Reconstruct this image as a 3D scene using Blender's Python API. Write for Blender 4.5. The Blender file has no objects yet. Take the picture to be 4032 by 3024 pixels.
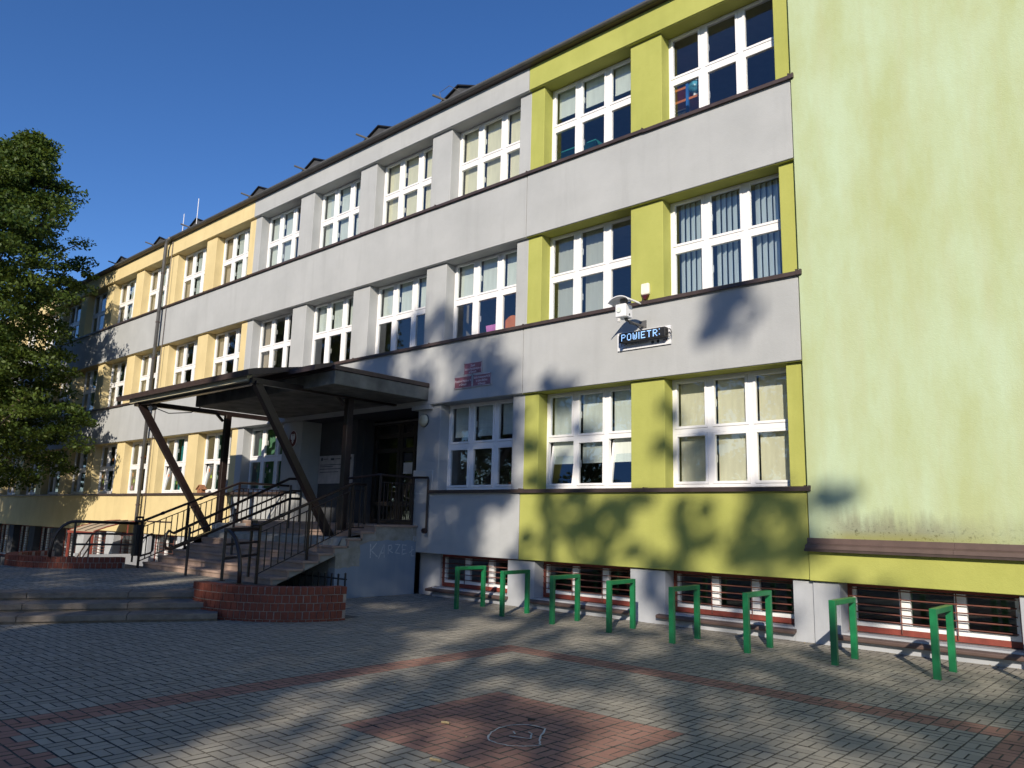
import bpy, bmesh, math, random
import numpy as np
from mathutils import Vector, Matrix
random.seed(7); np.random.seed(7)
sc = bpy.context.scene
COL = sc.collection

# ------------------------------------------------------------------ camera, sky, sun, exposure
F_PX, PITCH, ROLL, YAW = 3041.77, 0.17577875, 0.02603338, 0.73711271
CAM = Vector((0.0, -11.4, 1.6))
cy, sy = math.cos(YAW), math.sin(YAW)
fwd, right, up = Vector((-sy, cy, 0)), Vector((cy, sy, 0)), Vector((0, 0, 1))
f2 = fwd*math.cos(PITCH) + up*math.sin(PITCH)
u2 = up*math.cos(PITCH) - fwd*math.sin(PITCH)
r3 = right*math.cos(ROLL) + u2*math.sin(ROLL)
u3 = u2*math.cos(ROLL) - right*math.sin(ROLL)
cam = bpy.data.cameras.new('camera'); co = bpy.data.objects.new('camera', cam); COL.objects.link(co)
cam.sensor_width = 36.0; cam.lens = F_PX/4032*36; cam.clip_end = 2000; cam.clip_start = 0.05
m = Matrix((r3, u3, -f2)).transposed().to_4x4(); m.translation = CAM; co.matrix_world = m
sc.camera = co

SUN_EL = math.radians(25.0)
SUN_H = Vector((-0.505, 0.863, 0)).normalized()              # horizontal travel of the light
SUN_D = SUN_H*math.cos(SUN_EL) - up*math.sin(SUN_EL)
w = bpy.data.worlds.new('World'); sc.world = w; w.use_nodes = True
nt = w.node_tree
sky = nt.nodes.new('ShaderNodeTexSky'); sky.sky_type = 'NISHITA'; sky.sun_disc = False
sky.sun_elevation = SUN_EL; sky.sun_rotation = math.atan2(-SUN_H.x, -SUN_H.y)
sky.air_density = 0.75; sky.dust_density = 0.15; sky.ozone_density = 3.0
hs = nt.nodes.new('ShaderNodeHueSaturation'); hs.inputs['Saturation'].default_value = 1.20; hs.inputs['Hue'].default_value = .508; nt.links.new(sky.outputs[0], hs.inputs['Color'])
bg = nt.nodes['Background']; nt.links.new(hs.outputs[0], bg.inputs[0]); bg.inputs[1].default_value = 0.125
sun = bpy.data.lights.new('sun', 'SUN'); sun.energy = 4.6; sun.angle = math.radians(0.5); sun.color = (1.0, 0.89, 0.74)
so = bpy.data.objects.new('sun', sun); COL.objects.link(so); so.rotation_euler = SUN_D.to_track_quat('-Z', 'Y').to_euler()
so.location = (20, -40, 30)
sc.view_settings.view_transform = 'Standard'; sc.view_settings.look = 'None'
sc.view_settings.exposure = 0.33; sc.view_settings.gamma = 1.0; sc.view_settings.use_curve_mapping = False
sc.cycles.max_bounces = 6; sc.cycles.transparent_max_bounces = 16

# ------------------------------------------------------------------ materials
def lin(r, g, b):
    f = lambda c: (c/255/12.92) if c/255 <= .04045 else ((c/255+.055)/1.055)**2.4
    return (f(r), f(g), f(b), 1)
def newmat(n):
    mt = bpy.data.materials.new(n); mt.use_nodes = True
    return mt, mt.node_tree, mt.node_tree.nodes['Principled BSDF']
def N(t, kind, **kw):
    n = t.nodes.new(kind)
    for k, v in kw.items():
        if k.startswith('i_'):
            k = k[2:]; key = int(k) if k.isdigit() else k.replace('_', ' ')
            n.inputs[key].default_value = v
        else: setattr(n, k, v)
    return n
def L(t, a, b): t.links.new(a, b)
def mathn(t, op, a, b=None, clamp=False):
    n = t.nodes.new('ShaderNodeMath'); n.operation = op; n.use_clamp = clamp
    for i, x in enumerate((a, b)):
        if x is None: continue
        if isinstance(x, (int, float)): n.inputs[i].default_value = x
        else: t.links.new(x, n.inputs[i])
    return n.outputs[0]
def mixc(t, fac, a, b):
    n = t.nodes.new('ShaderNodeMix'); n.data_type = 'RGBA'
    for i, x in ((0, fac), (6, a), (7, b)):
        if isinstance(x, (int, float)): n.inputs[i].default_value = x
        elif isinstance(x, tuple): n.inputs[i].default_value = x
        else: t.links.new(x, n.inputs[i])
    return n.outputs[2]
def ramp(t, x, lo, hi):
    n = t.nodes.new('ShaderNodeMapRange'); n.inputs[1].default_value = lo; n.inputs[2].default_value = hi
    t.links.new(x, n.inputs[0]); return n.outputs[0]
def noise(t, vec, scale, detail=4, rough=.55):
    n = N(t, 'ShaderNodeTexNoise'); n.inputs['Scale'].default_value = scale
    n.inputs['Detail'].default_value = detail; n.inputs['Roughness'].default_value = rough
    t.links.new(vec, n.inputs['Vector']); return n.outputs['Fac']
def pos(t): return N(t, 'ShaderNodeNewGeometry').outputs['Position']
def scaled(t, v, s):
    n = t.nodes.new('ShaderNodeVectorMath'); n.operation = 'MULTIPLY'; n.inputs[1].default_value = s
    t.links.new(v, n.inputs[0]); return n.outputs[0]
def bump(t, b, h, strength, dist):
    n = N(t, 'ShaderNodeBump'); n.inputs['Strength'].default_value = strength; n.inputs['Distance'].default_value = dist
    t.links.new(h, n.inputs['Height']); t.links.new(n.outputs[0], b.inputs['Normal'])

def plain(n, c, rough=.6, metal=0, var=.12, scale=6, bs=.15, bd=.004, spec=.5):
    mt, t, b = newmat(n); p = pos(t)
    f = noise(t, p, scale, 5)
    dark = tuple(x*(1-var*1.6) for x in c[:3])+(1,); lite = tuple(min(1, x*(1+var)) for x in c[:3])+(1,)
    L(t, mixc(t, ramp(t, f, .3, .7), dark, lite), b.inputs['Base Color'])
    b.inputs['Roughness'].default_value = rough; b.inputs['Metallic'].default_value = metal
    b.inputs['Specular IOR Level'].default_value = spec
    if bs: bump(t, b, noise(t, p, scale*12, 3), bs, bd)
    return mt
def plaster(n, c, c2=None, streak=.42):
    """rough-cast facade render: fine grain, cloudy weathering, faint vertical runs"""
    mt, t, b = newmat(n); p = pos(t)
    c2 = c2 or tuple(x*.80 for x in c[:3])+(1,)
    cloud = noise(t, p, .9, 6, .6)
    runs = noise(t, scaled(t, p, (3.2, 3.2, .28)), 1.0, 5, .65)
    runs = ramp(t, runs, .52, .78)
    grain = noise(t, p, 70, 2, .6)
    col = mixc(t, ramp(t, cloud, .36, .66), c, c2)
    grime = tuple(x*.70 for x in c[:3])+(1,)
    col = mixc(t, mathn(t, 'MULTIPLY', runs, streak), col, grime)
    sp = noise(t, p, 9, 5, .7)
    col = mixc(t, mathn(t, 'MULTIPLY', ramp(t, sp, .58, .75), .22), col, grime)
    col = mixc(t, mathn(t, 'MULTIPLY', grain, .22), col, tuple(x*.6 for x in c[:3])+(1,))
    L(t, col, b.inputs['Base Color']); b.inputs['Roughness'].default_value = .92
    b.inputs['Specular IOR Level'].default_value = .15
    h = mathn(t, 'ADD', grain, mathn(t, 'MULTIPLY', noise(t, p, 22, 3), .8))
    bump(t, b, h, .42, .006)
    return mt
M = {}
M['gray'] = plaster('gray_render', (.43, .445, .45, 1), (.375, .39, .395, 1))
M['graysock'] = plaster('plinth_render', (.43, .45, .48, 1), (.34, .36, .39, 1), .4)
M['lime'] = plaster('lime_render', (.415, .43, .12, 1), (.345, .365, .095, 1))
M['yellow'] = plaster('yellow_render', (.70, .575, .31, 1), (.61, .50, .265, 1))
M['sock_and_shade'] = plaster('plinth_and_shade_render', (.085, .09, .10, 1))  # dark plinth; in the entrance recess it stands in for deep shade
def mint():
    mt, t, b = newmat('mint_render'); p = pos(t)
    a, c = (.455, .56, .385, 1), (.39, .45, .235, 1)
    big = noise(t, scaled(t, p, (1.3, 1.3, .45)), .9, 6, .62)
    col = mixc(t, ramp(t, big, .36, .64), a, c)
    run = ramp(t, noise(t, scaled(t, p, (4, 4, .35)), 1.1, 5, .6), .45, .75)
    col = mixc(t, mathn(t, 'MULTIPLY', run, .35), col, (.42, .43, .25, 1))
    g = noise(t, p, 60, 2, .6)
    col = mixc(t, mathn(t, 'MULTIPLY', g, .2), col, (.34, .38, .22, 1))
    # grime and moss thrown up from the ledge
    sx = N(t, 'ShaderNodeSeparateXYZ'); L(t, p, sx.inputs[0])
    zr = noise(t, scaled(t, p, (2.6, 2.6, .5)), 1.6, 5, .7)
    top = mathn(t, 'ADD', 1.46, mathn(t, 'MULTIPLY', zr, .66))
    d1 = ramp(t, mathn(t, 'SUBTRACT', top, sx.outputs[2]), -.10, .16)
    xm = mathn(t, 'MULTIPLY', ramp(t, sx.outputs[0], -4.35, -3.9), mathn(t, 'SUBTRACT', 1.0, mathn(t, 'MULTIPLY', ramp(t, sx.outputs[0], -2.9, -2.1), .65)))
    d1 = mathn(t, 'MULTIPLY', d1, xm)
    col = mixc(t, mathn(t, 'MULTIPLY', d1, .80), col, (.20, .20, .14, 1))
    spots = ramp(t, noise(t, p, 26, 4, .6), .56, .68)
    low = ramp(t, sx.outputs[2], 1.78, 1.55)
    col = mixc(t, mathn(t, 'MULTIPLY', mathn(t, 'MULTIPLY', spots, low), mathn(t, 'MULTIPLY', d1, .9)), col, (.06, .065, .045, 1))
    moss = mathn(t, 'MULTIPLY', ramp(t, sx.outputs[2], 1.60, 1.50), mathn(t, 'MULTIPLY', d1, .5))
    col = mixc(t, moss, col, (.26, .25, .04, 1))
    L(t, col, b.inputs['Base Color']); b.inputs['Roughness'].default_value = .93; b.inputs['Specular IOR Level'].default_value = .12
    bump(t, b, mathn(t, 'ADD', g, noise(t, p, 24, 3)), .45, .006)
    return mt
M['mint'] = mint()
M['white'] = plain('white_plastic', (.80, .80, .80, 1), .35, var=.02, bs=.02)
M['brown'] = plain('brown_sheet_metal', (.060, .042, .038, 1), .45, var=.15)
M['ledge'] = plain('brown_ledge_metal', (.105, .070, .060, 1), .55, var=.10)
M['railing'] = plain('brown_painted_steel', (.020, .012, .011, 1), .38, var=.2)
M['railblack'] = plain('black_painted_steel', (.012, .014, .016, 1), .45)
M['zinc'] = plain('grey_zinc', (.13, .13, .13, 1), .5, metal=.3)
M['roof'] = plain('roof_felt', (.05, .052, .056, 1), .8)
M['redframe'] = plain('red_painted_wood', (.22, .045, .03, 1), .6, var=.2)
M['bar'] = plain('rust_red_bar', (.16, .06, .045, 1), .6, var=.25)
M['green'] = plain('green_paint', (.010, .16, .058, 1), .33, var=.13, scale=9)
M['concrete'] = plain('raw_concrete', (.30, .29, .26, 1), .9, var=.25, scale=2.5, bs=.3)
M['concreteshade'] = plain('shaded_concrete', (.17, .17, .15, 1), .9, var=.3, scale=2.5, bs=.3)  # darker copy of the concrete: canopy shade put into its colour
M['interior'] = plain('interior_paint', (.30, .29, .27, 1), .9, var=.05, bs=0)
M['floorint'] = plain('interior_floor', (.14, .12, .1, 1), .6, var=.1, bs=0)
M['dark'] = plain('dark_metal', (.012, .012, .014, 1), .5)
M['black'] = plain('black_housing', (.015, .015, .016, 1), .45)
M['bark'] = plain('bark', (.075, .06, .045, 1), .9, var=.4, scale=7, bs=.6, bd=.03)
M['wood'] = plain('birdhouse_wood', (.30, .13, .06, 1), .8, var=.2, scale=14)
M['chalk'] = plain('white_chalk', (.55, .55, .52, 1), .95, var=.25, scale=60)
M['chalkwall'] = plain('faint_chalk', (.50, .53, .56, 1), .95, var=.3, scale=60)
M['boardwhite'] = plain('white_board', (.72, .73, .76, 1), .4, var=.03, bs=0)
M['paper'] = plain('paper_print', (.05, .055, .07, 1), .7, bs=0)
M['signred'] = plain('faded_red_enamel', (.26, .10, .125, 1), .35, var=.3, scale=7, bs=0)
M['signedge'] = plain('faded_sign_edge', (.42, .40, .42, 1), .4, var=.15, bs=0)
M['signdark'] = plain('emblem_red', (.12, .02, .025, 1), .4, bs=0)
M['cream'] = plain('cream_lamp_glass', (.62, .58, .42, 1), .3, var=.05, bs=0)
M['siren'] = plain('siren_shell', (.80, .76, .66, 1), .4, var=.05, bs=0)
M['sirenred'] = plain('siren_lens', (.07, .012, .012, 1), .25, bs=0)
M['leafdry'] = plain('dry_leaf', (.42, .33, .18, 1), .9, var=.3, scale=40, bs=0)
M['mortar'] = plain('mortar', (.30, .25, .22, 1), .95, var=.2, scale=20)
M['soil'] = plain('soil', (.06, .05, .035, 1), .95, var=.3, scale=15)
M['orange'] = plain('orange_board', (.55, .17, .04, 1), .6, bs=0)
M['blue'] = plain('blue_post', (.03, .16, .5, 1), .5, bs=0)
M['globe'] = plain('globe_print', (.10, .42, .60, 1), .35, var=.5, scale=9, bs=0)
M['pink'] = plain('pink_plastic', (.60, .20, .48, 1), .5, bs=0)
M['plantgreen'] = plain('plant_leaf', (.08, .16, .03, 1), .5, var=.3, scale=20, bs=0)
M['limegreen'] = plain('lime_plastic', (.35, .5, .06, 1), .5, bs=0)
M['screen'] = plain('dark_glass_frame', (.022, .017, .015, 1), .45)
def stone(n, c, c2, sc_=5):
    mt, t, b = newmat(n); p = pos(t)
    f = noise(t, p, sc_, 6, .65); r = N(t, 'ShaderNodeObjectInfo').outputs['Random']
    col = mixc(t, ramp(t, f, .35, .68), c, c2)
    col = mixc(t, mathn(t, 'MULTIPLY', r, .35), col, tuple(x*.65 for x in c[:3])+(1,))
    st = ramp(t, noise(t, scaled(t, p, (1, 1, 3)), 3.5, 6, .7), .55, .7)
    col = mixc(t, mathn(t, 'MULTIPLY', st, .5), col, tuple(x*.45 for x in c[:3])+(1,))
    L(t, col, b.inputs['Base Color']); b.inputs['Roughness'].default_value = .85; b.inputs['Specular IOR Level'].default_value = .25
    bump(t, b, noise(t, p, 60, 4), .3, .004); return mt
M['stepstone'] = stone('stair_stone', (.38, .27, .21, 1), (.30, .22, .18, 1))
M['slab'] = stone('step_concrete', (.24, .205, .175, 1), (.14, .12, .10, 1), 6)
M['brick'] = stone('red_brick', (.22, .065, .042, 1), (.155, .048, .032, 1), 11)
def paver(n, c, c2, dirt):
    mt, t, b = newmat(n); p = pos(t)
    a = N(t, 'ShaderNodeAttribute', attribute_name='tone').outputs['Fac']
    r = N(t, 'ShaderNodeObjectInfo').outputs['Random']
    tone = mathn(t, 'ADD', a, mathn(t, 'MULTIPLY', mathn(t, 'SUBTRACT', r, .5), .9))
    col = mixc(t, tone, c, c2)
    cl = ramp(t, noise(t, p, .8, 5, .6), .35, .68)
    col = mixc(t, mathn(t, 'MULTIPLY', cl, .35), col, dirt)
    g = noise(t, p, 130, 3, .6)
    col = mixc(t, mathn(t, 'MULTIPLY', g, .35), col, dirt)
    sp = ramp(t, noise(t, p, 18, 5, .7), .60, .72)
    col = mixc(t, mathn(t, 'MULTIPLY', sp, .35), col, tuple(min(1, x*1.25) for x in c2[:3])+(1,))
    L(t, col, b.inputs['Base Color']); b.inputs['Roughness'].default_value = .88; b.inputs['Specular IOR Level'].default_value = .22
    bump(t, b, mathn(t, 'ADD', g, noise(t, p, 35, 4)), .35, .004); return mt
M['paver'] = paver('grey_paver', (.30, .28, .235, 1), (.40, .375, .315, 1), (.20, .185, .155, 1))
M['paverred'] = paver('red_paver', (.31, .165, .125, 1), (.39, .215, .165, 1), (.22, .13, .105, 1))
M['bed'] = plain('joint_sand', (.085, .08, .068, 1), .95, var=.35, scale=10)
M['ground'] = plain('ground_paving', (.20, .195, .17, 1), .95, var=.2, scale=3)
def wallside():
    """side of the stair: bare cement above, blue-grey paint below with a ragged edge"""
    mt, t, b = newmat('stair_side_paint'); p = pos(t)
    s = N(t, 'ShaderNodeSeparateXYZ'); L(t, p, s.inputs[0]); y, z = s.outputs[1], s.outputs[2]
    n1 = mathn(t, 'MULTIPLY', mathn(t, 'SUBTRACT', noise(t, p, 6, 4), .5), .14)
    zz = mathn(t, 'ADD', z, n1); yy = mathn(t, 'ADD', y, n1)
    upper = mathn(t, 'LESS_THAN', zz, 1.13); rightp = mathn(t, 'GREATER_THAN', yy, -1.43)
    low = mathn(t, 'LESS_THAN', zz, .60)
    paint = mathn(t, 'MAXIMUM', mathn(t, 'MULTIPLY', upper, rightp), low)
    f = noise(t, p, 5, 6, .65)
    cem = mixc(t, ramp(t, f, .35, .65), (.22, .21, .17, 1), (.33, .32, .28, 1))
    wht = ramp(t, noise(t, scaled(t, p, (3, 5, 1.5)), 2.2, 5, .7), .64, .70)
    cem = mixc(t, mathn(t, 'MULTIPLY', wht, .7), cem, (.52, .52, .5, 1))
    pt = mixc(t, ramp(t, noise(t, scaled(t, p, (3, 3, .3)), 1.2, 4), .3, .7), (.20, .245, .30, 1), (.245, .285, .33, 1))
    L(t, mixc(t, paint, cem, pt), b.inputs['Base Color']); b.inputs['Roughness'].default_value = .9
    bump(t, b, noise(t, p, 40, 4), .3, .005); return mt
M['stairside'] = wallside()
def glass():
    mt, t, b = newmat('window_glass'); t.nodes.remove(b)
    o = t.nodes['Material Output']
    fr = N(t, 'ShaderNodeFresnel'); fr.inputs[0].default_value = 1.52
    fac = mathn(t, 'MULTIPLY', fr.outputs[0], 1.6, True)
    fac = mathn(t, 'MINIMUM', mathn(t, 'ADD', fac, .045, True), .40)
    tr = N(t, 'ShaderNodeBsdfTransparent'); tr.inputs[0].default_value = (.93, .96, .96, 1)
    gl = N(t, 'ShaderNodeBsdfGlossy'); gl.inputs['Roughness'].default_value = .0; gl.inputs[0].default_value = (.9, .95, 1, 1)
    wv = noise(t, pos(t), 1.4, 2)
    bn = N(t, 'ShaderNodeBump'); bn.inputs['Strength'].default_value = .05; bn.inputs['Distance'].default_value = .02
    L(t, wv, bn.inputs['Height']); L(t, bn.outputs[0], gl.inputs['Normal'])
    mx = N(t, 'ShaderNodeMixShader'); L(t, fac, mx.inputs[0]); L(t, tr.outputs[0], mx.inputs[1]); L(t, gl.outputs[0], mx.inputs[2])
    L(t, mx.outputs[0], o.inputs['Surface']); return mt
M['glass'] = glass()
def fabric(n, c, trans=.25):
    mt, t, b = newmat(n); t.nodes.remove(b); o = t.nodes['Material Output']
    f = noise(t, scaled(t, pos(t), (1, 1, .15)), 14, 2)
    col = mixc(t, ramp(t, f, .3, .7), tuple(x*.9 for x in c[:3])+(1,), c)
    d = N(t, 'ShaderNodeBsdfDiffuse'); l = N(t, 'ShaderNodeBsdfTranslucent')
    L(t, col, d.inputs[0]); L(t, col, l.inputs[0])
    mx = N(t, 'ShaderNodeMixShader'); mx.inputs[0].default_value = trans
    L(t, d.outputs[0], mx.inputs[1]); L(t, l.outputs[0], mx.inputs[2]); L(t, mx.outputs[0], o.inputs['Surface']); return mt
M['blindcream'] = fabric('cream_blind', (.86, .83, .62, 1), .15)
M['blindpale'] = fabric('pale_blind', (.74, .80, .74, 1), .15)
M['blindbeige'] = fabric('beige_blind', (.55, .46, .34, 1))
M['slat'] = fabric('blue_grey_slat', (.70, .82, .86, 1), .15)
M['slatpale'] = fabric('pale_slat', (.56, .60, .56, 1))
M['curtgreen'] = fabric('green_curtain', (.16, .36, .22, 1))
M['curtteal'] = fabric('teal_curtain', (.05, .33, .33, 1))
def leafmat(n, a, b_, tr):
    mt, t, b = newmat(n); t.nodes.remove(b); o = t.nodes['Material Output']
    tone = N(t, 'ShaderNodeAttribute', attribute_name='tone').outputs['Fac']
    col = mixc(t, tone, a, b_)
    d = N(t, 'ShaderNodeBsdfPrincipled'); d.inputs['Roughness'].default_value = .55; d.inputs['Specular IOR Level'].default_value = .3
    l = N(t, 'ShaderNodeBsdfTranslucent')
    L(t, col, d.inputs[0]); L(t, mixc(t, .5, col, tr), l.inputs[0])
    mx = N(t, 'ShaderNodeMixShader'); mx.inputs[0].default_value = .28
    L(t, d.outputs[0], mx.inputs[1]); L(t, l.outputs[0], mx.inputs[2]); L(t, mx.outputs[0], o.inputs['Surface']); return mt
M['leaf'] = leafmat('lime_tree_leaf', (.028, .06, .009, 1), (.085, .125, .018, 1), (.17, .20, .02, 1))
M['leafshade'] = leafmat('shade_tree_leaf', (.03, .06, .012, 1), (.06, .10, .02, 1), (.1, .15, .02, 1))
def ledmat():
    mt, t, b = newmat('led_light'); b.inputs['Base Color'].default_value = (.1, .2, .5, 1)
    b.inputs['Emission Color'].default_value = (.36, .62, 1, 1); b.inputs['Emission Strength'].default_value = 1.25; return mt
M['led'] = ledmat()

# ------------------------------------------------------------------ mesh helpers
class MB:
    def __init__(s): s.v = []; s.f = []; s.mi = []
    def add(s, vs, fs, mi=0):
        o = len(s.v); s.v += [tuple(p) for p in vs]; s.f += [tuple(i+o for i in q) for q in fs]; s.mi += [mi]*len(fs); return s
    def box(s, x0, y0, z0, x1, y1, z1, mi=0):
        v = [(x0,y0,z0),(x1,y0,z0),(x1,y1,z0),(x0,y1,z0),(x0,y0,z1),(x1,y0,z1),(x1,y1,z1),(x0,y1,z1)]
        return s.add(v, [(0,3,2,1),(4,5,6,7),(0,1,5,4),(1,2,6,5),(2,3,7,6),(3,0,4,7)], mi)
    def obox(s, c, ax, ay, az, hx, hy, hz, mi=0):
        c = Vector(c); v = []
        for dz in (-1, 1):
            for dx, dy in ((-1,-1),(1,-1),(1,1),(-1,1)): v.append(c + ax*hx*dx + ay*hy*dy + az*hz*dz)
        return s.add(v, [(0,3,2,1),(4,5,6,7),(0,1,5,4),(1,2,6,5),(2,3,7,6),(3,0,4,7)], mi)
    def prism(s, poly, a0, a1, axis='x', mi=0):
        """poly in the two other axes, extruded along axis"""
        n = len(poly)
        def P(a, p): return (a, p[0], p[1]) if axis == 'x' else ((p[0], a, p[1]) if axis == 'y' else (p[0], p[1], a))
        v = [P(a0, p) for p in poly] + [P(a1, p) for p in poly]
        f = [tuple(range(n-1, -1, -1)), tuple(range(n, 2*n))] + [(i, (i+1) % n, n+(i+1) % n, n+i) for i in range(n)]
        return s.add(v, f, mi)
    def beam(s, p, q, wd, ht=None, mi=0, upv=(0, 0, 1)):
        p, q = Vector(p), Vector(q); d = (q-p).normalized(); u = Vector(upv)
        if abs(d.dot(u)) > .95: u = Vector((0, 1, 0))
        sd = d.cross(u).normalized(); u = sd.cross(d).normalized()
        return s.obox((p+q)/2, d, sd, u, (q-p).length/2, wd/2, (ht or wd)/2, mi)
    def tube(s, pts, r, n=8, closed=False, mi=0):
        pts = [Vector(p) for p in pts]; k = len(pts); rr = r if isinstance(r, (list, tuple)) else [r]*k
        vs = []; prev = None
        for i, p in enumerate(pts):
            a = pts[i-1] if (i > 0 or closed) else p; b = pts[(i+1) % k] if (i < k-1 or closed) else p
            d = (b-a).normalized()
            if prev is None:
                u = Vector((0, 0, 1)) if abs(d.z) < .9 else Vector((0, 1, 0)); sd = d.cross(u).normalized()
            else:
                sd = (prev - d*prev.dot(d)).normalized()
            prev = sd; u = d.cross(sd)
            for j in range(n):
                t = 2*math.pi*j/n; vs.append(p + (sd*math.cos(t)+u*math.sin(t))*rr[i])
        fs = []
        for i in range(k if closed else k-1):
            for j in range(n):
                a, b = i*n+j, i*n+(j+1) % n; i2 = (i+1) % k; fs.append((a, b, i2*n+(j+1) % n, i2*n+j))
        if not closed: fs += [tuple(range(n-1, -1, -1)), tuple(range((k-1)*n, k*n))]
        return s.add(vs, fs, mi)
    def build(s, name, mat, parent=None, smooth=False, bevel=0, origin=None):
        me = bpy.data.meshes.new(name)
        base = wloc(parent) if parent else Vector((0, 0, 0))
        o0 = Vector(origin) if origin is not None else base
        me.from_pydata([tuple(Vector(p)-o0) for p in s.v], [], s.f)
        mats = mat if isinstance(mat, (list, tuple)) else [mat]
        for k in mats: me.materials.append(M[k])
        if len(mats) > 1: me.polygons.foreach_set('material_index', s.mi)
        if bevel:
            bm = bmesh.new(); bm.from_mesh(me)
            bmesh.ops.bevel(bm, geom=[e for e in bm.edges if len(e.link_faces) == 2 and e.calc_face_angle(0) > .5], offset=bevel, segments=1, affect='EDGES')
            bm.to_mesh(me); bm.free()
        if smooth: me.polygons.foreach_set('use_smooth', [True]*len(me.polygons))
        me.update()
        return link(name, me, parent, o0-base)
def wloc(o):
    v = Vector((0, 0, 0))
    while o is not None: v += o.location; o = o.parent
    return v
def link(name, data, parent=None, loc=(0, 0, 0)):
    o = bpy.data.objects.new(name, data); COL.objects.link(o); o.location = loc; o.parent = parent; return o
def tag(o, label=None, cat=None, group=None, kind=None):
    if label: o['label'] = label
    if cat: o['category'] = cat
    if group: o['group'] = group
    if kind: o['kind'] = kind
    return o
def thing(name, label, cat, loc=(0, 0, 0), group=None): return tag(link(name, None, None, loc), label, cat, group)
def copy_tree(o, parent=None):
    c = o.copy(); COL.objects.link(c); c.parent = parent
    for ch in list(o.children): copy_tree(ch, c)
    return c
def text(name, body, size, loc, mat, parent, facing='-y', align='CENTER', squeeze=1.0):
    cu = bpy.data.curves.new(name, 'FONT'); cu.body = body; cu.size = size; cu.align_x = align; cu.resolution_u = 2
    tmp = bpy.data.objects.new(name, cu); COL.objects.link(tmp)
    bpy.context.view_layer.update()
    me = bpy.data.meshes.new_from_object(tmp.evaluated_get(bpy.context.evaluated_depsgraph_get()))
    bpy.data.objects.remove(tmp); me.materials.clear(); me.materials.append(M[mat])
    o = link(name, me, parent, Vector(loc)-wloc(parent)); o.rotation_euler = (math.pi/2, 0, 0); o.scale = (squeeze, 1, 1)
    return o

# ------------------------------------------------------------------ ground
G = MB(); ZL = -1.2; ZG = -.02
def q4(x0, y0, x1, y1, z): G.add([(x0,y0,z),(x1,y0,z),(x1,y1,z),(x0,y1,z)], [(0,1,2,3)])
q4(-400, -400, 400, -10, ZG); q4(-20.45, -10, 400, -3.62, ZG); q4(-13.3, -3.62, 400, 400, ZG)
q4(-400, -10, -20.45, 400, ZL); q4(-20.45, -3.62, -13.3, 400, ZL)
G.add([(-20.45,-10,ZL),(-20.45,-3.62,ZL),(-20.45,-3.62,ZG),(-20.45,-10,ZG)], [(0,1,2,3)])
G.add([(-20.45,-3.62,ZL),(-13.3,-3.62,ZL),(-13.3,-3.62,ZG),(-20.45,-3.62,ZG)], [(0,1,2,3)])
G.add([(-400,-10,ZL),(-20.45,-10,ZL),(-20.45,-10,ZG),(-400,-10,ZG)], [(0,1,2,3)])
G.add([(-13.3,-3.62,ZL),(-13.3,400,ZL),(-13.3,400,ZG),(-13.3,-3.62,ZG)], [(0,1,2,3)])
tag(G.build('ground', 'ground'), kind='structure')

def project(P):
    d = Vector(P)-CAM; z = d.dot(f2)
    if z < .1: return None
    return 2016+F_PX*d.dot(r3)/z, 1512-F_PX*d.dot(u3)/z, z
U = .182; X0, Y0 = -5.258, -5.69
def paver_mesh(lx, ly, name):
    mb = MB(); g = .0055; c = .0015; a, b = lx/2-g, ly/2-g
    v = [(-a,-b,-.03),(a,-b,-.03),(a,b,-.03),(-a,b,-.03),(-a,-b,-.0015),(a,-b,-.0015),(a,b,-.0015),(-a,b,-.0015),
         (-a+c,-b+c,0),(a-c,-b+c,0),(a-c,b-c,0),(-a+c,b-c,0)]
    f = [(0,1,5,4),(1,2,6,5),(2,3,7,6),(3,0,4,7),(4,5,9,8),(5,6,10,9),(6,7,11,10),(7,4,8,11),(8,9,10,11)]
    return v, f
SIDE = [1]*8+[0]
PV = {0: paver_mesh(U, U/2, 'a'), 1: paver_mesh(U/2, U, 'b')}
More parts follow.
